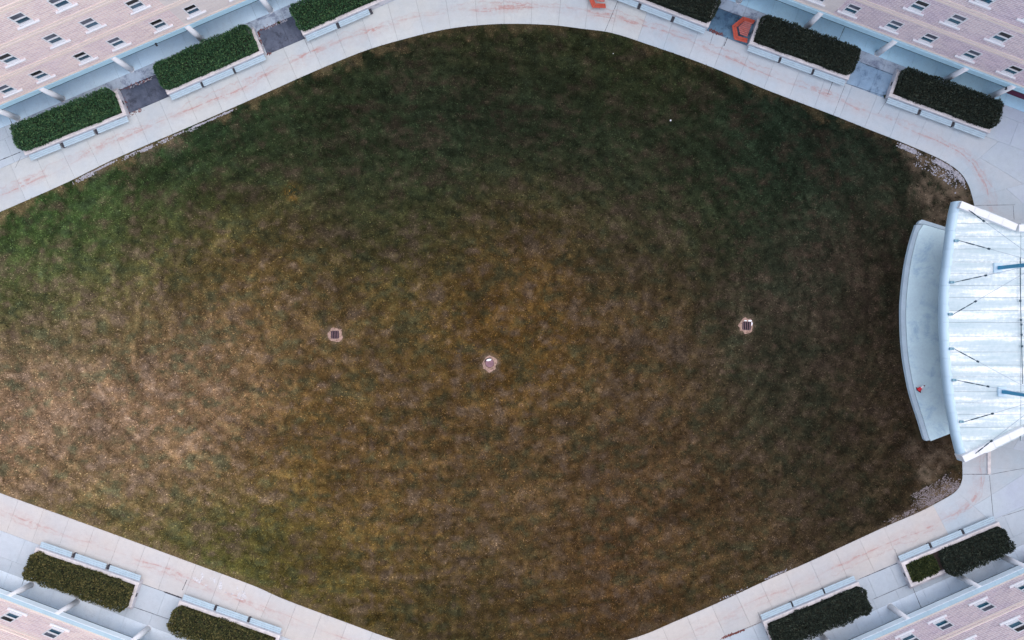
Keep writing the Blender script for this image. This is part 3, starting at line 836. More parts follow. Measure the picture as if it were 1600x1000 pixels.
def building(nm, wins_px, cols_px, label, cream, end_t, dark_rows):
    s = SIDES[nm]
    z_sill0 = 4.18 if s.n[1] < 0 else 4.30
    base = s.w(0, s.F)
    root = empty('brick_building', base, s.rz, label=label, cat='building')
    yw = (s.Wl - s.F) * S       # wall plane behind the fascia
    t0, t1 = -52.0, 52.0
    rows = 3
    ztop = z_sill0 + s.dz * rows + 1.1
    # wall with openings
    centres = sorted(w * S for w in wins_px)
    hw, zb, zt = WIN_W / 2 + 0.087, -0.117, WIN_H + 0.087
    xs_ = [t0]
    for c_ in centres: xs_ += [c_ - hw, c_ + hw]
    xs_.append(t1)
    zs_ = [2.95]
    for r in range(rows): zs_ += [z_sill0 + r * s.dz + zb, z_sill0 + r * s.dz + zt]
    zs_.append(ztop)
    v, f, uv, mi = [], [], [], []
    def quad(p, u, m_):
        b = len(v); v.extend(p); f.append((b, b + 1, b + 2, b + 3)); uv.extend(u); mi.append(m_)
    for i in range(len(xs_) - 1):
        for j in range(len(zs_) - 1):
            x0, x1, z0, z1 = xs_[i], xs_[i + 1], zs_[j], zs_[j + 1]
            if i % 2 == 1 and j % 2 == 1:
                for p in (((x0, yw, z0), (x1, yw, z0), (x1, yw + .14, z0), (x0, yw + .14, z0)),
                          ((x0, yw + .14, z1), (x1, yw + .14, z1), (x1, yw, z1), (x0, yw, z1)),
                          ((x0, yw, z0), (x0, yw + .14, z0), (x0, yw + .14, z1), (x0, yw, z1)),
                          ((x1, yw + .14, z0), (x1, yw, z0), (x1, yw, z1), (x1, yw + .14, z1))):
                    quad(p, [(q[0] + q[1], q[2]) for q in p], 0)
                continue
            cuts = [x0, x1]
            if x0 < cream < x1: cuts = [x0, cream, x1]
            for a, b in zip(cuts[:-1], cuts[1:]):
                mid = (a + b) / 2
                iscream = (mid > cream) if s.X.dot(Vector((1, 0, 0))) * (1 if s.n[0] < 0 else -1) > 0 else (mid < cream)
                p = ((a, yw, z0), (b, yw, z0), (b, yw, z1), (a, yw, z1))
                quad(p, [(q[0], q[2]) for q in p], 1 if iscream else 0)
    for p in (((t0, yw, ztop), (t1, yw, ztop), (t1, yw + .3, ztop), (t0, yw + .3, ztop)),
              ((t1, yw, 2.95), (t1, 14, 2.95), (t1, 14, ztop), (t1, yw, ztop)), ((t0, 14, 2.95), (t0, yw, 2.95), (t0, yw, ztop), (t0, 14, ztop)),
              ((t1, 14, 2.95), (t0, 14, 2.95), (t0, 14, ztop), (t1, 14, ztop))):
        quad(p, [(q[0] + q[1], q[2]) for q in p], 0)
    me = bpy.data.meshes.new('wall'); me.from_pydata(v, [], f)
    me.materials.append(M['brick'] if s.n[0] < 0 else M['brick_shaded']); me.materials.append(M['cream'])
    me.polygons.foreach_set('material_index', mi)
    l = me.uv_layers.new(name='wall'); l.data.foreach_set('uv', np.array(uv, np.float32).ravel())
    link('wall', me, root)
    mb = MB(); mb.box(t0 + .2, t1 - .2, yw + .145, 13.8, 2.9, ztop - .3)
    link('interior_core', mb.mesh('interior_core', M['interior']), root)
    mb = MB(); mb.box(t0 + .1, t1 - .1, yw + .3, 13.9, ztop - .28, ztop - .1)
    link('roof', mb.mesh('roof', M['roofing']), root)
    # arcade slab edge: fascia pieces, coping pieces, dark strip painting the shade line
    mb = MB(); mb.box(t0, t1, 0.05, 13.9, 2.3, 2.9)
    link('arcade_ceiling', mb.mesh('arcade_ceiling', M['coping']), root)
    L = 2.2
    fm = MB(); fm.box(0.006, L - 0.006, -0.02, 0.052, 2.33, 2.945)
    fme = fm.mesh('fascia_panel', M['fascia'] if s.n[1] < 0 else M['fascia_lit'], 0.008)
    cw = max(yw - 0.06, 0.05)
    cm = MB(); cm.box(0.006, L - 0.006, 0.055, 0.055 + cw - 0.004, 2.905, 2.955)
    cme = cm.mesh('coping_stone', M['coping'])
    for i in range(int((t1 - t0) / L)):
        link('fascia_panel', fme, root, (t0 + i * L, 0, 0))
        if yw > 0.16: link('coping_stone', cme, root, (t0 + i * L, 0, 0))
    mb = MB(); mb.box(t0, t1, -0.03, 0.03, 2.265, 2.325)  # dark strip standing in for the shade under the overhang
    link('shade_strip', mb.mesh('shade_strip', M['shade_line']), root)
    # recessed ground floor wall
    mb = MB(); mb.box(t0, t1, 3.2, 3.5, 0, 2.3)
    link('ground_floor_wall', mb.mesh('ground_floor_wall', M['basin']), root)
    e0, e1 = (end_t * S, t1) if end_t > 0 else (t0, end_t * S)
    mb = MB(); mb.box(e0, e1, 0.82, 3.19, 0, 2.298)
    link('end_wall', mb.mesh('end_wall', M['maroon']), root)
    # string courses
    for r in range(rows):
        zc = z_sill0 + r * s.dz + WIN_H + 0.72
        for dzz in (0.0, 0.34):
            mb = MB(); mb.box(t0, t1, yw - 0.045, yw - 0.002, zc + dzz, zc + dzz + 0.20)
            link('string_course', mb.mesh('string_course', M['string']), root)
    mb = MB(); mb.box(t0, t1, yw - 0.03, yw - 0.002, 2.96, 3.16)
    link('string_course', mb.mesh('string_course', M['string']), root)
    for ci, c_ in enumerate(centres):
        for r in range(rows):
            o = link('window', wf, root, (c_, yw, z_sill0 + r * s.dz))
            link('sill', ws, o)
            pr = random.Random(ci * 13 + r * 7 + len(nm))
            link('pane', PL['pane_blue' if s.n[0] < 0 else 'pane_teal'], o)
            ch = 'pane_black' if pr.random() < (0.8 if r in dark_rows else 0.35) else 'pane_grey'
            link('pane', PU[ch], o)
    for c_ in cols_px:
        link('column', column_mesh, root, (c_ * S, (s.col - s.F) * S, 0))
    return root, yw
TLW = [-609, -543, -489.9, -422.4, -369, -302.4, -249.8, -183, -130]
TRW = [197, 250.3, 300.5, 365.5, 419, 485, 549, 602, 660]
BLW = [527.2, 461.2, 394, 341, 274, 221, 594, 647]          # bottom wings count from the other end
BRW = [-522.6, -457, -391.5, -339, -273, -220, -589, -642]
rTL, yTL = building('upper_left', TLW, [-704, -587, -510.5, -393.5, -274, -157], 'pale pink brick wing at the upper left with a white column arcade', -274 * S, -900, (0,))
rTR, yTR = building('upper_right', TRW, [154, 268, 386, 500, 575], 'shade-tinted brick wing at the upper right above the blue-tinted paved arcade', 284 * S, 596, (1,))
rBL, yBL = building('lower_left', BLW, [557.5, 481.6, 362.7, 245], 'salmon pink brick wing at the lower left corner with few windows in view', 190 * S, 900, (0,))
rBR, yBR = building('lower_right', BRW, [-551.2, -476, -359, -243, -125], 'reddish shade-tinted brick wing at the lower right corner beside the bandshell end', -190 * S, -584, (1,))
# small black lamps under the eaves
def eave_lamp(root, t, lb):
    mb = MB(); mb.box(-0.07, 0.07, -0.26, -0.03, 2.36, 2.50); mb.tube((0, -0.03, 2.43), (0, -0.27, 2.34), 0.05, 0.08, 10)
    o = link('wall_lamp', mb.mesh('wall_lamp', M['black']), root, (t, 0, 0))
p = (np.array([245, 71]) - np.array([800, 500]))
eave_lamp(rTL, float(np.dot(p, SIDES['upper_left'].upx)) * S * (1 - 2.4 / H), '')
p = (np.array([1573, 136]) - np.array([800, 500]))
eave_lamp(rTR, float(np.dot(p, SIDES['upper_right'].upx)) * S * (1 - 2.4 / H), '')

# ------------------------------------------------------------------ planters, hedges, benches
RIMZ = 0.75
def foliage_mesh(name, L, D, z0, z1, n, mat, leaf=0.10, seed=0, ragged=0.14):
    r = np.random.default_rng(seed)
    # sample surface of a rounded box (top and four sides) with a ragged offset
    at, a1, a2 = L * D, L * (z1 - z0), D * (z1 - z0)
    pr = np.array([at, a1, a1, a2, a2]) * np.array([1, .8, .8, .8, .8]); pr /= pr.sum()
    face = r.choice(5, n, p=pr)
    u, v = r.random(n), r.random(n)
    P = np.empty((n, 3)); N = np.zeros((n, 3))
    for k in range(5):
        i = face == k
        if k == 0: P[i] = np.stack([u[i] * L, v[i] * D, np.full(i.sum(), z1)], 1); N[i] = (0, 0, 1)
        if k == 1: P[i] = np.stack([u[i] * L, np.zeros(i.sum()), z0 + v[i] * (z1 - z0)], 1); N[i] = (0, -1, .3)
        if k == 2: P[i] = np.stack([u[i] * L, np.full(i.sum(), D), z0 + v[i] * (z1 - z0)], 1); N[i] = (0, 1, .3)
        if k == 3: P[i] = np.stack([np.zeros(i.sum()), u[i] * D, z0 + v[i] * (z1 - z0)], 1); N[i] = (-1, 0, .3)
        if k == 4: P[i] = np.stack([np.full(i.sum(), L), u[i] * D, z0 + v[i] * (z1 - z0)], 1); N[i] = (1, 0, .3)
    # round the corners in plan and the shoulder in section
    R = min(0.55, D * .3)
    cx = np.clip(P[:, 0], R, L - R); cy = np.clip(P[:, 1], R, D - R)
    dx, dy = P[:, 0] - cx, P[:, 1] - cy
    dist = np.hypot(dx, dy); k = np.where(dist > R, R / np.maximum(dist, 1e-6), 1.0)
    P[:, 0] = cx + dx * k; P[:, 1] = cy + dy * k
    edge_n = np.minimum(np.minimum(P[:, 0], L - P[:, 0]), np.minimum(P[:, 1], D - P[:, 1]))
    P[:, 2] -= np.where(face == 0, 0.22 * np.exp(-edge_n / 0.18), 0)
    off = (fbm(P[:, 0] * 1.3 + seed, P[:, 1] * 1.3 + P[:, 2], 101 + seed, 3) - 0.5) * 2 * ragged + r.normal(0, 0.035, n)
    P += N * off[:, None]
    c0 = P
    d = N + r.normal(0, 0.65, (n, 3)); d /= np.linalg.norm(d, axis=1)[:, None]
    sde = np.cross(d, r.normal(0, 1, (n, 3))); sde /= np.linalg.norm(sde, axis=1)[:, None] + 1e-9
    ln = r.uniform(.6, 1.35, n)[:, None] * leaf
    co = np.empty((n, 3, 3), np.float32)
    co[:, 0] = c0 - sde * ln * .45; co[:, 1] = c0 + sde * ln * .45; co[:, 2] = c0 + d * ln + np.array([0, 0, .01])
    me = bpy.data.meshes.new(name)
    me.vertices.add(n * 3); me.vertices.foreach_set('co', co.ravel())
    me.loops.add(n * 3); me.loops.foreach_set('vertex_index', np.arange(n * 3, dtype=np.int32))
    me.polygons.add(n); me.polygons.foreach_set('loop_start', np.arange(0, n * 3, 3, dtype=np.int32))
    me.update(calc_edges=True)
    me.materials.append(mat)
    a = me.attributes.new('leaf', 'FLOAT', 'POINT')
    a.data.foreach_set('value', np.repeat(r.random(n) ** 1.6, 3).astype(np.float32))
    return me

def bench_meshes(L):
    w = 0.16
    sm = MB(); sm.box(-L / 2, L / 2, -w / 2, w / 2, 0.40, 0.45)
    bk = MB(); bk.box(-0.05, 0.05, -0.19, 0.19, 0.33, 0.398); bk.box(-0.05, 0.05, 0.02, 0.18, 0.0, 0.33)
    return sm.mesh('seat_slat', M['bench'], 0.008), bk.mesh('bracket', M['bracket'])
BL_ = 3.04
slat_me, brk_me = bench_meshes(BL_)

def planter(pl, pr, inner, label, hlabel, mat, seed, where, hz=1.45, over_back=0.32, hedge_part=(0, 1), bench_idx=(0, 1, 2), slot=True):
    """pl, pr: pixels of the outer front rim corners, left and right as seen from the lawn"""
    A, B = W(*pl, RIMZ), W(*pr, RIMZ)
    A.z = B.z = 0
    X = (B - A); L = X.length; X.normalize()
    rz = math.atan2(X.y, X.x)
    D = 2.42; wl = 0.30
    root = empty('planter', A, rz, label=label, cat='planter', group='concrete planters along the walkway')
    mb = MB()
    for (x0, x1, y0, y1) in ((0, L, 0, wl), (0, L, D - wl, D), (0, wl, wl, D - wl), (L - wl, L, wl, D - wl)):
        mb.box(x0 + .012, x1 - .012, y0 + .012, y1 - .012, 0, RIMZ - .09)
    link('basin', mb.mesh('basin', M['basin']), root)
    # rim pieces butted end to end, slightly chipped inner line
    for nm, (x0, x1, y0, y1) in (('rim', (0, L, 0, wl)), ('rim', (0, L, D - wl, D)), ('rim', (0, wl, wl + .004, D - wl - .004)), ('rim', (L - wl, L, wl + .004, D - wl - .004))):
        mb = MB(); mb.box(x0, x1, y0, y1, RIMZ - .088, RIMZ)
        link(nm, mb.mesh('rim', M['rim'], 0.02), root)
    mb = MB(); mb.box(wl - .05, L - wl + .05, wl - .05, D - wl + .05, 0.2, 0.58)
    link('soil', mb.mesh('soil', M['soil']), root)
    mb = MB(); mb.box(0.02, L - .02, D + .004, D + .38, 0, 0.36)
    link('back_ledge', mb.mesh('back_ledge', M['basin'], 0.02), root)
    for gx_ in (L / 3, 2 * L / 3):
        mb = MB(); mb.box(gx_ - .12, gx_ + .12, -.40, -.004, 0, .30)
        link('bench_bracket', mb.mesh('bench_bracket', M['bracket']), root)
    if slot:
        xx = L if inner > 0 else 0
        mb = MB(); mb.box(xx - .03, xx + .03, D * .46, D * .60, 0.36, 0.52)
        link('overflow_slot', mb.mesh('overflow_slot', M['black']), root)
    # hedge
    x0 = (0.02 if inner > 0 else wl + .03) ; x1 = (L - wl - .03 if inner > 0 else L - .02)
    if inner > 0: x0 -= 0.02
    a, b = hedge_part
    X0 = x0 + (x1 - x0) * a; X1 = x0 + (x1 - x0) * b
    y0 = wl + .04; y1 = D + over_back - 0.1
    M2 = Matrix.Rotation(rz, 4, 'Z')
    hl = M2 @ Vector((X0, y0, 0)) + A
    hr = empty('hedge', (hl.x, hl.y, 0.56), rz, label=hlabel, cat='hedge', group='clipped hedges in the planters')
    hL, hD = X1 - X0, y1 - y0
    fo = foliage_mesh('foliage', hL, hD, 0.02, hz - .56, int(1100 * hL * 1.6), mat, 0.115, seed, 0.24 if seed > 6 else 0.17)
    link('foliage', fo, hr)
    core = MB(); core.box(.22, hL - .22, .2, hD - .2, 0.02, hz - .56 - .16)
    link('branches', core.mesh('branches', M['twig'], 0.12), hr)
    # benches
    names = {0: 'left', 1: 'middle', 2: 'right'}
    lefts = 'left' if pl[0] < pr[0] else 'right'
    for i in bench_idx:
        cx = L * (0.5 + (i - 1) * 1.0 / 3.0) 
        q = M2 @ Vector((cx, -0.275, 0)) + A
        ii = i if pl[0] < pr[0] else 2 - i
        br = empty('bench', (q.x, q.y, 0), rz, label='%s pale blue bench in front of the %s' % (names[ii], where), cat='bench', group='pale blue benches along the planters')
        for k in (-1, 0, 1): link('seat_slat', slat_me, br, (0, k * 0.18, 0))
        for k in (-1, 1): link('bracket', brk_me, br, (k * (BL_ / 2 - 0.25), 0, 0))
    return root, A, rz, L, D
G = 'leaf_green'
planter((38.7, 242.5), (197.5, 178.75), 1, 'concrete planter at the left end of the upper left row', 'deep green hedge at the far left of the upper left row', M[G], 1, 'far left planter of the upper row')
planter((261, 147.5), (412, 82), 1, 'concrete planter second from left in the upper left row', 'deep green hedge between the two dark paving bays', M[G], 2, 'second upper left planter', over_back=.45)
planter((473, 55), (628, -12), 1, 'concrete planter cut off by the top edge left of centre', 'deep green hedge cut off by the top edge left of centre', M[G], 3, 'planter at the top edge left of centre', bench_idx=(0, 1))
planter((949, -18), (1107, 43), -1, 'concrete planter cut off by the top edge right of centre', 'blackish hedge left of the orange table', M['leaf_dark'], 4, 'planter left of the orange table', over_back=.4, slot=False)
planter((1170.5, 68), (1326, 124.5), -1, 'concrete planter right of the orange table', 'blackish hedge right of the orange table', M['leaf_dark'], 5, 'planter right of the orange table', over_back=.45)
planter((1388.5, 149.5), (1547, 208), -1, 'concrete planter at the right end of the upper right row', 'blackish hedge at the right end of the upper right row', M['leaf_dark'], 6, 'last planter of the upper right row', over_back=.45)
planter((217.5, 911), (55.6, 855.6), -1, 'concrete planter at the left end of the lower left row', 'olive green hedge with golden tips at the lower left', M['leaf_olive'], 7, 'left planter of the lower left row')
planter((437.5, 993.5), (280, 938.7), -1, 'concrete planter cut off by the bottom edge at left', 'olive hedge cut off by the bottom edge', M['leaf_olive'], 8, 'planter at the bottom edge left')
planter((1341.5, 909.5), (1192, 972), 1, 'concrete planter left in the lower right row', 'full blackish hedge left in the lower right row', M['leaf_dark'], 9, 'left planter of the lower right row')
pr_ = planter((1561, 815.6), (1408, 880), 1, 'concrete planter right in the lower right row with open soil at its left end', 'blackish hedge filling two thirds of the lower right planter', M['leaf_dark'], 10, 'right planter of the lower right row', hedge_part=(0, .66))
# low leafy ground cover in the open end of that planter
root, A, rz, L, D = pr_
q = Matrix.Rotation(rz, 4, 'Z') @ Vector((L * .70, .34, 0)) + A
gcv = foliage_mesh('ground_cover', L * .30 - .36, D - .68, 0.0, 0.22, 4200, M['leaf_cover'], 0.16, 33, 0.08)
tag(link('ground_cover', gcv, None, (q.x, q.y, .57), rz), 'leafy green ground cover in the open end of the lower right planter', 'ground cover', kind='stuff')

# weed beside a planter
def weed(px, py, label, n=26, r=0.28):
    mb = MB(); p = W(px, py)
    for i in range(n):
        a = random.uniform(0, 6.28); l = random.uniform(.5, 1) * r; h = random.uniform(.05, .22); w = .03
        d = Vector((math.cos(a), math.sin(a), 0)); s_ = Vector((-d.y, d.x, 0)) * w
        b = Vector((p.x, p.y, 0.0))
        mb.face([b - s_ * .4, b + s_ * .4, b + d * l * .6 + s_ + Vector((0, 0, h)), b + d * l + Vector((0, 0, h * .5)), b + d * l * .6 - s_ + Vector((0, 0, h))])
    me = mb.mesh('weed', M['leaf_cover']); add_attr(me, 'leaf', [random.random() for _ in me.vertices])
    tag(link('weed', me), label, 'weed')
weed(1383, 151.5, 'small leafy weed at the corner of the last upper right planter')
weed(187, 142, 'small weed at the back corner of the far left planter', 18, .22)
weed(436, 36, 'small weed growing behind the dark paving near the top', 18, .2)

# ------------------------------------------------------------------ stage in front of the bandshell
def off_poly(pts, d):
    """points moved right by d px (towards the bandshell)"""
    return [(x + d, y) for x, y in pts]
front_curve = [(1434, 350), (1425, 372), (1419.5, 393), (1415, 415), (1411, 445), (1408.5, 475), (1408.3, 500), (1409.3, 528), (1412.5, 562), (1420, 604), (1425.5, 625), (1434, 651), (1447.5, 689)]
SZ = 0.36
stg = empty('stage', W(1460, 520, 0), label='curved pale blue concrete stage apron in front of the bandshell', cat='stage')
inv = Matrix.Translation(-stg.location)
def stage_poly(pts, z0, z1, name, mat, bev=0.0):
    P = [W(x, y, z1) for x, y in pts]
    poly = [((p - stg.location).x, (p - stg.location).y) for p in P]
    ar = sum(poly[i][0] * poly[(i + 1) % len(poly)][1] - poly[(i + 1) % len(poly)][0] * poly[i][1] for i in range(len(poly)))
    if ar < 0: poly.reverse()
    mb = MB(); mb.prism(poly, z0, z1)
    return link(name, mb.mesh(name, mat, bev), stg)
fc = catmull(front_curve, 6)[:-1]
fc = [tuple(p) for p in fc if p[1] < 689.5]
# catmull is closed: keep only the forward run
run = []
for p in fc:
    if run and p[1] < run[-1][1] - .01: break
    run.append(p)
run.append((1447.5, 689))
inner_run = [(x + 7.0, y) for x, y in run if y > 352]
deck = [(1443, 350.5)] + [(x + .6, y) for x, y in inner_run] + [(1455, 689), (1520, 664), (1560, 640), (1560, 390), (1520, 373)]
stage_poly(deck, 0, SZ - .02, 'deck', M['stage'])
curb = [(1437, 345.5), (1440.5, 343.2), (1445, 344.3), (1520, 368), (1520, 372.4), (1443, 349.9)]
stage_poly([(1434.2, 349.6)] + curb[:4] + curb[4:] , 0, SZ + .02, 'kerb', M['stage_curb'], 0.012)
left = [(x, y) for x, y in run if y > 350.2]
stage_poly(left + [(1454, 687.4)] + [(x, y) for x, y in reversed(inner_run) if y > 351] + [(1441.8, 350.4)], 0, SZ + .02, 'kerb', M['stage_curb'], 0.012)

# ------------------------------------------------------------------ bandshell
RZ = 5.0
shell = empty('bandshell', W(1600, 517, 0), label='white bandshell roof with curved front edge, steel cables and blue masts', cat='bandshell')
so = shell.location.copy()
def SP(x, y, z=RZ): return W(x, y, z) - so
front = [(1493, 314), (1489, 330), (1485, 352.5), (1482, 377.5), (1478, 412), (1475, 432), (1473.3, 460), (1473, 480), (1473, 504), (1474, 530), (1475.6, 560), (1478.7, 592), (1482, 622), (1486.3, 648), (1491.5, 677), (1498, 703), (1503, 721)]
def fx(y):
    return float(np.interp(y, [p[1] for p in front], [p[0] for p in front]))
ftop = [(1503, 314.5), (1530, 324), (1560, 336.5), (1591, 350.3), (1860, 350.5)]
fbot = [(1512, 722), (1540, 709), (1570, 694.5), (1606, 677), (1860, 672)]
def ytop(x): return float(np.interp(x, [p[0] for p in ftop], [p[1] for p in ftop]))
def ybot(x): return float(np.interp(x, [p[0] for p in fbot], [p[1] for p in fbot]))
# roof panels between the seams
seams = [327, 349, 369, 389, 409.3, 427, 446, 465, 485, 504, 525.6, 550, 570.5, 589, 612, 629.5, 648, 668, 689, 708]
CRX = 1595.0
def zroof(x):                      # the roof falls to a crease, then rises again
    return RZ - 0.02 - 0.10 * min(max((x - 1500) / 95.0, 0), 1) + (0.5 * (x - CRX) / 100.0 if x > CRX else 0)
for a, b in zip(seams[:-1], seams[1:]):
    for x_lo, x_hi in ((None, CRX - .35), (CRX + .35, 1850)):
        vs, fs = [], []
        g = 0.16
        rowsn = 5
        okp = True
        for i in range(rowsn):
            y = a + g + (b - a - 2 * g) * i / (rowsn - 1)
            xl = fx(y) + 9.0 if x_lo is None else x_lo
            # limits set by the flaring side parapets
            lim = 1850.0
            if y < 350.3: lim = float(np.interp(y, [p[1] for p in ftop[:4]], [p[0] for p in ftop[:4]]))
            if y > 677: lim = float(np.interp(-y, [-p[1] for p in fbot[:4]], [p[0] for p in fbot[:4]]))
            xr = min(x_hi, lim)
            if xr < xl + .5: xr = xl + .5
            for j in range(5):
                x = xl + (xr - xl) * j / 4
                camber = 0.05 * (1 - (2 * i / (rowsn - 1) - 1)**2)
                vs.append(tuple(SP(x, y, zroof(x) + camber)))
        if x_lo is not None and (b < 351 or a > 676): continue
        for i in range(rowsn - 1):
            for j in range(4):
                q0 = i * 5 + j
                fs.append((q0, q0 + 5, q0 + 6, q0 + 1))
        nt = len(vs)
        ringi = [j for j in range(5)] + [5 * i + 4 for i in range(1, rowsn)] + [5 * (rowsn - 1) + j for j in (3, 2, 1, 0)] + [5 * i for i in range(rowsn - 2, 0, -1)]
        for k in ringi: vs.append((vs[k][0], vs[k][1], vs[k][2] - .14))
        for k in range(len(ringi)):
            l_ = (k + 1) % len(ringi)
            fs.append((ringi[k], ringi[l_], nt + l_, nt + k))
        me = bpy.data.meshes.new('roof_panel'); me.from_pydata(vs, [], fs); me.materials.append(M['shell'])
        bm = bmesh.new(); bm.from_mesh(me); bmesh.ops.remove_doubles(bm, verts=bm.verts, dist=1e-4); bmesh.ops.recalc_face_normals(bm, faces=bm.faces)
        if sum(f_.normal.z * f_.calc_area() for f_ in bm.faces) < 0: bmesh.ops.reverse_faces(bm, faces=bm.faces)
        bm.to_mesh(me); bm.free()
        link('roof_panel', me, shell)
# deck under the panels
outl = [(fx(y) + 7, y) for y in np.linspace(316, 719, 40)] + [(1530, 712), (1606, 675), (1850, 670), (1850, 352), (1591, 352), (1530, 326)]
poly = [tuple(SP(x, y, RZ - .2).xy) for x, y in outl]
ar = sum(poly[i][0] * poly[(i + 1) % len(poly)][1] - poly[(i + 1) % len(poly)][0] * poly[i][1] for i in range(len(poly)))
if ar < 0: poly.reverse()
mb = MB(); mb.prism(poly, RZ - .75, RZ - .27)
link('roof_deck', mb.mesh('roof_deck', M['rod']), shell)
# bullnose edge cut into capping pieces
prof = [(0.05, -0.75), (0.0, -0.45), (0.02, -0.28), (0.08, -0.14), (0.18, -0.05), (0.32, 0.0), (0.52, 0.02), (0.56, -0.06)]
joints = [314, 331, 360, 389, 417, 446, 475, 503.5, 532, 560.5, 589, 617, 645, 674, 702, 721]
for a, b in zip(joints[:-1], joints[1:]):
    vs, fs = [], []
    npf = len(prof)
    ysn = np.linspace(a + .10, b - .10, 6)
    for y in ysn:
        for (dx_, dz_) in prof:
            p = SP(fx(y), y, RZ); vs.append((p.x + dx_, p.y, RZ + dz_))
    for i in range(5):
        for j in range(npf - 1):
            q0 = i * npf + j; fs.append((q0, q0 + npf, q0 + npf + 1, q0 + 1))
    c1 = [vs[i] for i in range(npf)]; c2 = [vs[5 * npf + i] for i in range(npf)]
    n1 = len(vs); vs += c1 + c2
    fs.append(tuple(range(n1, n1 + npf))); fs.append(tuple(reversed(range(n1 + npf, n1 + 2 * npf))))
    me = bpy.data.meshes.new('edge_cap'); me.from_pydata(vs, [], fs); me.materials.append(M['shell_edge'])
    bm = bmesh.new(); bm.from_mesh(me)
    bmesh.ops.recalc_face_normals(bm, faces=bm.faces)
    if sum(f_.normal.x * f_.calc_area() for f_ in bm.faces if f_.calc_center_median().x < -2) > 0: pass
    bm.to_mesh(me); bm.free()
    me.polygons.foreach_set('use_smooth', [len(p_.vertices) == 4 for p_ in me.polygons])
    link('edge_cap', me, shell)
# side parapets in butted lengths
def parapet(path, into):
    """path: outer top edge px; into: +1 when the roof lies below it in the picture"""
    wpx = 12.0
    pts = [np.array(p, float) for p in path]
    for p, q in zip(pts[:-1], pts[1:]):
        L_ = np.linalg.norm(q - p); d_ = (q - p) / L_; nn = np.array([-d_[1], d_[0]]) * into
        k = max(1, int(round(L_ / 27)))
        for i in range(k):
            a = p + d_ * (L_ * i / k + .07); b = p + d_ * (L_ * (i + 1) / k - .07)
            poly = [tuple(SP(*v_, RZ + .35).xy) for v_ in (a, b, b + nn * wpx * .92, a + nn * wpx * .92)]
            ar = sum(poly[i_][0] * poly[(i_ + 1) % 4][1] - poly[(i_ + 1) % 4][0] * poly[i_][1] for i_ in range(4))
            if ar < 0: poly.reverse()
            mb = MB(); mb.prism(poly, RZ - .7, RZ + .35)
            link('parapet_cap', mb.mesh('parapet_cap', M['parapet'], 0.015), shell)
parapet([(1503, 314), (1591, 350.3)], 1)
parapet([(1592.5, 350.6), (1850, 351)], 1)
parapet([(1508, 722.6), (1604, 676.5)], -1)
parapet([(1605.5, 676), (1850, 671)], -1)
# supporting walls under the roof
for (x0, y0, x1, y1) in ((1640, 372, 1650, 656), (1560, 366, 1840, 374), (1560, 652, 1840, 660)):
    a, b = SP(x0, y0, 0), SP(x1, y1, 0)
    k = (1 - RZ / H)
    mb = MB(); mb.box(min(a.x, b.x) * 1.0, max(a.x, b.x), min(a.y, b.y) * .92, max(a.y, b.y) * .92, 0.345, RZ - .76)
    link('support_wall', mb.mesh('support_wall', M['basin']), shell)
# masts, anchors and cables
heads = [SP(1631, 411.5, 9.9), SP(1635, 619, 9.9)]
bases = [SP(1560, 418.6, RZ), SP(1566.5, 612, RZ)]
for hd, bs in zip(heads, bases):
    b0 = Vector((bs.x, bs.y, RZ - .1)); h0 = Vector((bs.x, bs.y, 9.95))
    mb = MB(); mb.box(bs.x - .15, bs.x + .15, bs.y - .15, bs.y + .15, RZ - .1, 9.9)
    mb.box(bs.x - .22, bs.x + .22, bs.y - .22, bs.y + .22, 9.9, 10.0)
    link('mast', mb.mesh('mast', M['mast'], 0.02), shell)
    mb = MB(); mb.box(bs.x - .42, bs.x + .30, bs.y - .42, bs.y + .42, RZ - .1, RZ + .10)
    link('mast_base', mb.mesh('mast_base', M['shell_edge'], 0.02), shell)
anch = [((1507, 326), (1535, 345), 0), ((1495, 376), (1535, 387), 0), ((1488, 441), (1529, 434), 0), ((1486, 491), (1521, 473.5), 0),
        ((1487.5, 545), (1524, 562), 1), ((1491.5, 594), (1532.5, 601.3), 1), ((1503, 659), (1541.5, 647.3), 1), ((1517.5, 711), (1546, 689), 1)]
for a, b, h in anch:
    pa = SP(a[0], a[1], RZ + .15)
    top = Vector((bases[h].x, bases[h].y, 9.8))
    start = pa + Vector((.16, 0, .05))
    d = (top - start)
    mb = MB(); mb.box(pa.x - .17, pa.x + .17, pa.y - .11, pa.y + .11, RZ - .1, RZ + .16); mb.box(pa.x + .06, pa.x + .22, pa.y - .04, pa.y + .04, RZ + .16, RZ + .26)
    link('anchor', mb.mesh('anchor', M['anchor'], 0.015), shell)
    L_ = d.length; u_ = d / L_
    reach = (Vector((SP(*b, RZ + 1.0).x, SP(*b, RZ + 1.0).y, 0)) - Vector((start.x, start.y, 0))).length
    hr_ = Vector((d.x, d.y, 0)).length
    f = min(.6, reach / max(hr_, .1))
    e = start + d * f
    mb = MB(); mb.tube(start, e, .028, .028, 8); mb.tube(start + d * f * .25, start + d * f * .52, .05, .05, 8); mb.tube(start + d * f * .62, start + d * f * .85, .045, .045, 8)
    mb.tube(e - u_ * .09, e + u_ * .09, .085, .085, 10)
    link('turnbuckle', mb.mesh('turnbuckle', M['rod']), shell)
    mb = MB(); mb.tube(e, top, .016, .016, 6)
    link('cable', mb.mesh('cable', M['cable']), shell)
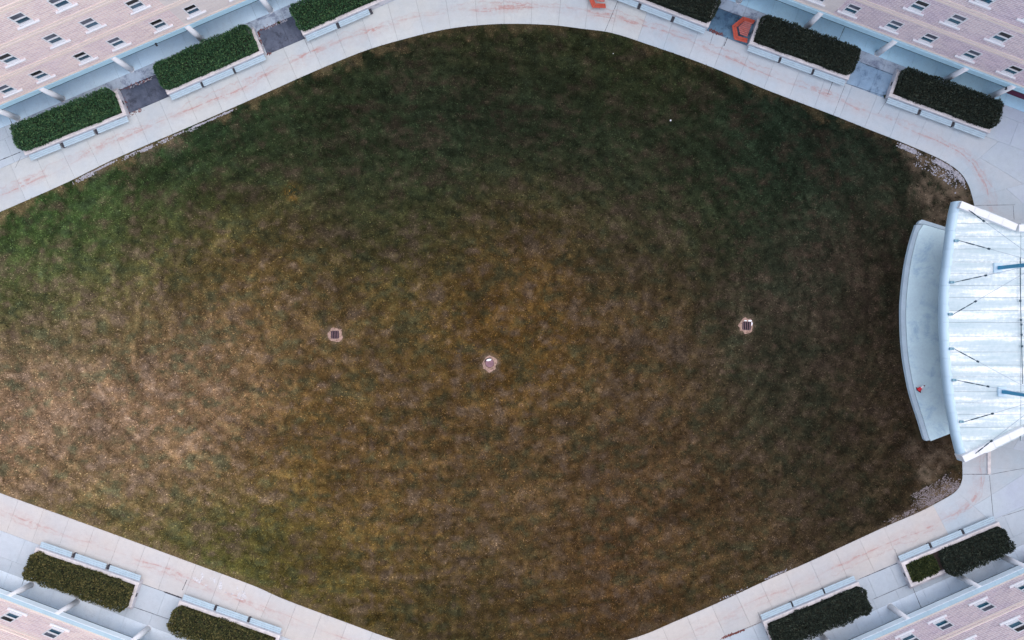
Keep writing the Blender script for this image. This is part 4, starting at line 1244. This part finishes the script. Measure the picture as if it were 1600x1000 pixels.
# tie rod lying along the crease
pp = [(1594, 402), (1594, 428), (1594.2, 455), (1594.8, 480), (1595.5, 504), (1596.2, 530), (1597, 560), (1598, 600)]
mb = MB()
for a, b in zip(pp[:-1], pp[1:]): mb.tube(SP(*a, RZ + .1), SP(*b, RZ + .1), .028, .028, 6)
for q in ((1594.3, 470), (1595.4, 500), (1596, 507), (1596.3, 523), (1597.2, 541)): mb.tube(SP(q[0], q[1] - 1.6, RZ + .1), SP(q[0], q[1] + 1.6, RZ + .1), .08, .08, 8)
link('tie_rod', mb.mesh('tie_rod', M['rod']), shell)

# low kerb coming out from under the bandshell
kb = MB(); a, b = W(1543.5, 670, .12), W(1548.5, 741, .12)
kb.box(a.x, b.x, b.y, a.y, 0.002, 0.12)
tag(link('kerb', kb.mesh('kerb', M['rim'], 0.015)), 'short pale kerb running out from under the lower end of the bandshell', 'kerb')

# ------------------------------------------------------------------ things on the lawn and stage
def drain(px, py, label, rot, w=0.33):
    c0 = W(px, py)
    r = empty('drain_grate', (c0.x, c0.y, 0), rot, label=label, cat='drain')
    mb = MB()
    k = 18; ring = []
    for i in range(k):
        a = 2 * math.pi * i / k; rr = 0.74 * random.uniform(.80, 1.10); ring.append((rr * math.cos(a), rr * math.sin(a)))
    wi = w + .045
    for i in range(k):
        j = (i + 1) % k
        def inn(q):
            m_ = max(abs(q[0]), abs(q[1])); return (q[0] / m_ * wi, q[1] / m_ * wi)
        a, b = ring[i], ring[j]; ai, bi = inn(a), inn(b)
        mb.face([(a[0], a[1], -.03), (b[0], b[1], -.03), (bi[0], bi[1], .02), (ai[0], ai[1], .02)])
        mb.face([(ai[0], ai[1], .02), (bi[0], bi[1], .02), (bi[0], bi[1], -.04), (ai[0], ai[1], -.04)])
    link('collar', mb.mesh('collar', M['collar']), r)
    mb = MB(); mb.box(-w - .01, w + .01, -w - .01, w + .01, -.07, -.022); link('pit', mb.mesh('pit', M['pit']), r)
    mb = MB()
    for (x0, x1, y0, y1) in ((-wi, wi, w, wi), (-wi, wi, -wi, -w), (-wi, -w, -w, w), (w, wi, -w, w)): mb.box(x0, x1, y0, y1, -.02, .015)
    link('grate_frame', mb.mesh('grate_frame', M['iron']), r)
    bm_ = MB(); bm_.box(-.02, .02, -w, w, -.03, .012); bme = bm_.mesh('bar', M['lid'])
    for i in range(4): link('bar', bme, r, ((-1.5 + i) * w * .5, 0, 0))
    return r
drain(523.5, 523, 'square iron drain grate in a pinkish bare ring, left of the round lid', 0.02)
d2 = drain(1166.5, 509, 'square iron drain grate with a white broken edge, nearest the bandshell', -0.05, .36)
mb = MB(); mb.prism([(-.28, .43), (-.02, .42), (.02, .50), (-.2, .53)], -.03, .035); mb.prism([(.10, .43), (.40, .40), (.50, .50), (.34, .58), (.14, .54)], -.03, .05); mb.prism([(.42, .06), (.50, .02), (.56, .25), (.50, .38), (.43, .36)], -.03, .04)
link('broken_edge', mb.mesh('broken_edge', M['white'], .02), d2)
c0 = W(765, 568)
lid = empty('access_lid', (c0.x, c0.y, 0), 0, label='round pinkish lid with a white chipped edge in the middle of the lawn', cat='manhole cover')
mb = MB(); k = 20
ring = [(.70 * random.uniform(.8, 1.15) * math.cos(6.283 * i / k), .80 * random.uniform(.85, 1.12) * math.sin(6.283 * i / k)) for i in range(k)]
for i in range(k):
    j = (i + 1) % k
    mb.face([(*ring[i], -.035), (*ring[j], -.035), (.43 * math.cos(6.283 * j / k), .43 * math.sin(6.283 * j / k) + .03, .01), (.43 * math.cos(6.283 * i / k), .43 * math.sin(6.283 * i / k) + .03, .01)])
link('collar', mb.mesh('collar', M['collar']), lid)
mb = MB(); mb.tube((0, .03, -.04), (0, .03, .03), .40, .39, 24); link('cover', mb.mesh('cover', M['lid'], .01), lid)
mb = MB(); mb.prism([(.42 * math.cos(a) - .0, .03 + .42 * math.sin(a)) for a in np.linspace(1.1, 2.5, 9)] + [(-.16, .22), (.1, .27)], .031, .06)
link('chipped_edge', mb.mesh('chipped_edge', M['white'], .01), lid)
mb = MB()
for i in range(9):
    a = 1.3 + i * .2; mb.box(.46 * math.cos(a) - .05, .46 * math.cos(a) + .05, .05 + .46 * math.sin(a) - .03, .05 + .46 * math.sin(a) + .03, -.03, .02 + i * .0005)
link('dark_gap', mb.mesh('dark_gap', M['pit']), lid)

def ball(px, py, r, label):
    bm = bmesh.new(); bmesh.ops.create_icosphere(bm, subdivisions=2, radius=r)
    me = bpy.data.meshes.new('ball'); bm.to_mesh(me); bm.free(); me.materials.append(M['white'])
    c = W(px, py); tag(link('ball', me, None, (c.x, c.y, r)), label, 'ball')
ball(1047.5, 188.5, .085, 'white ball lying alone on the dark green upper part of the lawn')
ball(958, 84, .045, 'tiny white ball near the top edge of the lawn')

# traffic cone, tipped over
cp = W(1433.2, 609, SZ)
cdir = Vector((7.0, 10.5, 0)).normalized()
cone = empty('traffic_cone', (cp.x, cp.y, SZ), math.atan2(cdir.y, cdir.x), label='red traffic cone with white collar tipped over on the stage apron', cat='traffic cone')
tilt = math.radians(80)
Rm = Matrix.Translation((0, 0, .235)) @ Matrix.Rotation(tilt, 4, 'Y') @ Matrix.Rotation(math.radians(45), 4, 'Z')
def tf(mb): mb.v = [tuple(Rm @ Vector(v_)) for v_ in mb.v]; return mb
tip = math.radians(45)
Rm = Matrix.Translation((0, 0, .20)) @ Matrix.Rotation(math.radians(52), 4, 'Y')
mb = MB(); mb.box(-.24, .24, -.24, .24, -.03, .02); link('base', tf(mb).mesh('base', M['cone_base'], .01), cone)
mb = MB(); mb.tube((0, 0, .02), (0, 0, .36), .20, .115, 20); link('body', tf(mb).mesh('body', M['cone']), cone)
mb = MB(); mb.tube((0, 0, .36), (0, 0, .62), .115, .055, 20); link('collar', tf(mb).mesh('collar', M['white']), cone)
mb = MB(); mb.tube((0, 0, .62), (0, 0, .74), .055, .03, 20); link('tip', tf(mb).mesh('tip', M['cone_base']), cone)

# half-hexagon picnic tables
def picnic(outer, inner, label, holes=True):
    """outer: px corners of the bench ring in order, first and last on the open side; inner: table top corners"""
    BZ, TZ = .45, .76
    O = [W(x, y, BZ) for x, y in outer]
    cen = sum(O, Vector()) / len(O); cen.z = 0
    r = empty('picnic_table', cen, 0, label=label, cat='picnic table', group='orange picnic tables')
    I = [W(x, y, BZ) for x, y in inner['bench']]
    for i in range(len(O) - 1):
        a, b, c, d = O[i], O[i + 1], I[i + 1], I[i]
        for k in range(2):
            f0, f1 = k * .5 + .015, k * .5 + .485
            e = .02
            q = [a.lerp(d, f0), b.lerp(c, f0), b.lerp(c, f1), a.lerp(d, f1)]
            q = [(v_ - cen) for v_ in q]
            u_ = (q[1] - q[0]).normalized() * .012
            poly = [(q[0] + u_).xy, (q[1] - u_).xy, (q[2] - u_).xy, (q[3] + u_).xy]
            ar = sum(poly[i_][0] * poly[(i_ + 1) % 4][1] - poly[(i_ + 1) % 4][0] * poly[i_][1] for i_ in range(4))
            if ar < 0: poly.reverse()
            mb = MB(); mb.prism([tuple(p_) for p_ in poly], BZ - .05, BZ)
            link('bench_plank', mb.mesh('bench_plank', M['orange'], .006), r)
        mid = (a + b + c + d) / 4 - cen
        mb = MB(); mb.box(mid.x - .05, mid.x + .05, mid.y - .05, mid.y + .05, 0, BZ - .052); link('leg', mb.mesh('leg', M['faded']), r)
    T = [W(x, y, TZ) - cen for x, y in inner['top']]
    # slats across the table top: cut the polygon into strips along the direction of its open side
    ax = (T[-1] - T[0]); ax.z = 0; Ln = ax.length; ax.normalize(); ay = Vector((-ax.y, ax.x, 0))
    loc = [((t_ - T[0]).dot(ax), (t_ - T[0]).dot(ay)) for t_ in T]
    lo_, hi_ = min(p_[0] for p_ in loc), max(p_[0] for p_ in loc)
    ns = 8
    for i in range(ns):
        s0, s1 = lo_ + (hi_ - lo_) * i / ns + .02, lo_ + (hi_ - lo_) * (i + 1) / ns - .02
        q = clip(clip(loc, 1, 0, s1), -1, 0, -s0)
        if len(q) < 3: continue
        poly = [tuple((T[0] + ax * p_[0] + ay * p_[1]).xy) for p_ in q]
        ar = sum(poly[i_][0] * poly[(i_ + 1) % len(poly)][1] - poly[(i_ + 1) % len(poly)][0] * poly[i_][1] for i_ in range(len(poly)))
        if abs(ar) < .004: continue
        if ar < 0: poly.reverse()
        mb = MB(); mb.prism(poly, TZ - .045, TZ + random.uniform(-.004, .004))
        link('table_plank', mb.mesh('table_plank', M['faded']), r)
    ct = sum(T, Vector()) / len(T)
    mb = MB(); mb.box(ct.x - .09, ct.x + .09, ct.y - .09, ct.y + .09, 0, TZ - .05); mb.box(ct.x - .45, ct.x + .45, ct.y - .04, ct.y + .04, TZ - .12, TZ - .05)
    link('pedestal', mb.mesh('pedestal', M['faded']), r)
    return r
o1 = [(1180.5, 31.5), (1161.3, 25.6), (1143.8, 40), (1146.9, 61.4), (1167.8, 67)]
b1 = [(1177, 37.5), (1163, 33), (1151.3, 42.5), (1153.8, 56), (1168.5, 60)]
t1_ = [(1175.3, 36), (1164, 32.5), (1154, 42), (1156.5, 53), (1167.5, 57.5)]
picnic(o1, dict(bench=b1, top=t1_), 'half hexagon orange picnic table between two planters at the top')
def rotpx(pts, c_, ang, to):
    ca_, sa_ = math.cos(ang), math.sin(ang)
    return [((x - c_[0]) * ca_ - (y - c_[1]) * sa_ + to[0], (x - c_[0]) * sa_ + (y - c_[1]) * ca_ + to[1]) for x, y in pts]
a_ = math.radians(-14)
piv, dest = (1146.9, 61.4), (925.5, 12)
picnic(rotpx(o1, piv, a_, dest), dict(bench=rotpx(b1, piv, a_, dest), top=rotpx(t1_, piv, a_, dest)), 'orange picnic table on the walkway, cut off by the top edge')

# faded chalk figures on the lower left walkway
def chalk_blob(x, y, lx, ly, ang):
    k = 14; c0 = W(x, y); out = []
    for i in range(k):
        t = 6.283 * i / k; rr = random.uniform(.75, 1.2)
        a, b = lx * rr * math.cos(t), ly * rr * math.sin(t)
        out.append((c0.x + (a * math.cos(ang) - b * math.sin(ang)) * S, c0.y + (a * math.sin(ang) + b * math.cos(ang)) * S))
    return out
cm_ = NT("chalk_paint", 0.95, 0.1)
f_ = cm_.noise(cm_.pos(), 5, 5, .7)
cm_.l(cm_.step(f_, .32, .60, .25, .75), cm_.b.inputs["Alpha"])
M['chalk'] = cm_.col((0.74, 0.75, 0.76))
mb = MB()
def stroke(pts, w):
    for (x0, y0), (x1, y1) in zip(pts[:-1], pts[1:]):
        a, b = W(x0, y0), W(x1, y1); d = (b - a); 
        nn = Vector((-d.y, d.x, 0)).normalized() * w * S / 2
        q = [(a - nn).xy, (b - nn).xy, (b + nn).xy, (a + nn).xy]
        zt = 0.004 + 0.0004 * (len(mb.f) % 7)
        mb.face([(p_[0], p_[1], zt) for p_ in q])
def blobf(*a):
    zt = 0.004 + 0.0004 * (len(mb.f) % 7)
    mb.face([(x, y, zt) for x, y in chalk_blob(*a)])
stroke([(315, 895), (317, 900), (313, 909), (304, 903), (301, 904)], 2.6); stroke([(303, 905), (313, 911)], 3.2)
blobf(329.5, 904.5, 1.6, 2.4, .2); stroke([(334, 903), (336.5, 911)], 3.6); blobf(322, 915, 2.2, 1.4, 0)
stroke([(345, 908), (344.5, 922)], 4.0); blobf(344.5, 915, 3.2, 5, 0)
blobf(352.5, 926, 2, 1.2, -.4); blobf(362.5, 928, 2.4, 1.6, .3)
stroke([(371, 916), (371, 922)], 2.0); stroke([(374, 926), (371, 934), (378, 937), (384, 934), (382, 926), (378, 924)], 2.3); blobf(379, 931, 3, 3.4, 0)
o = link('chalk_drawing', mb.mesh('chalk_drawing', M['chalk'])); tag(o, 'faded white chalk marks on the lower left walkway', 'chalk marks', kind='stuff')
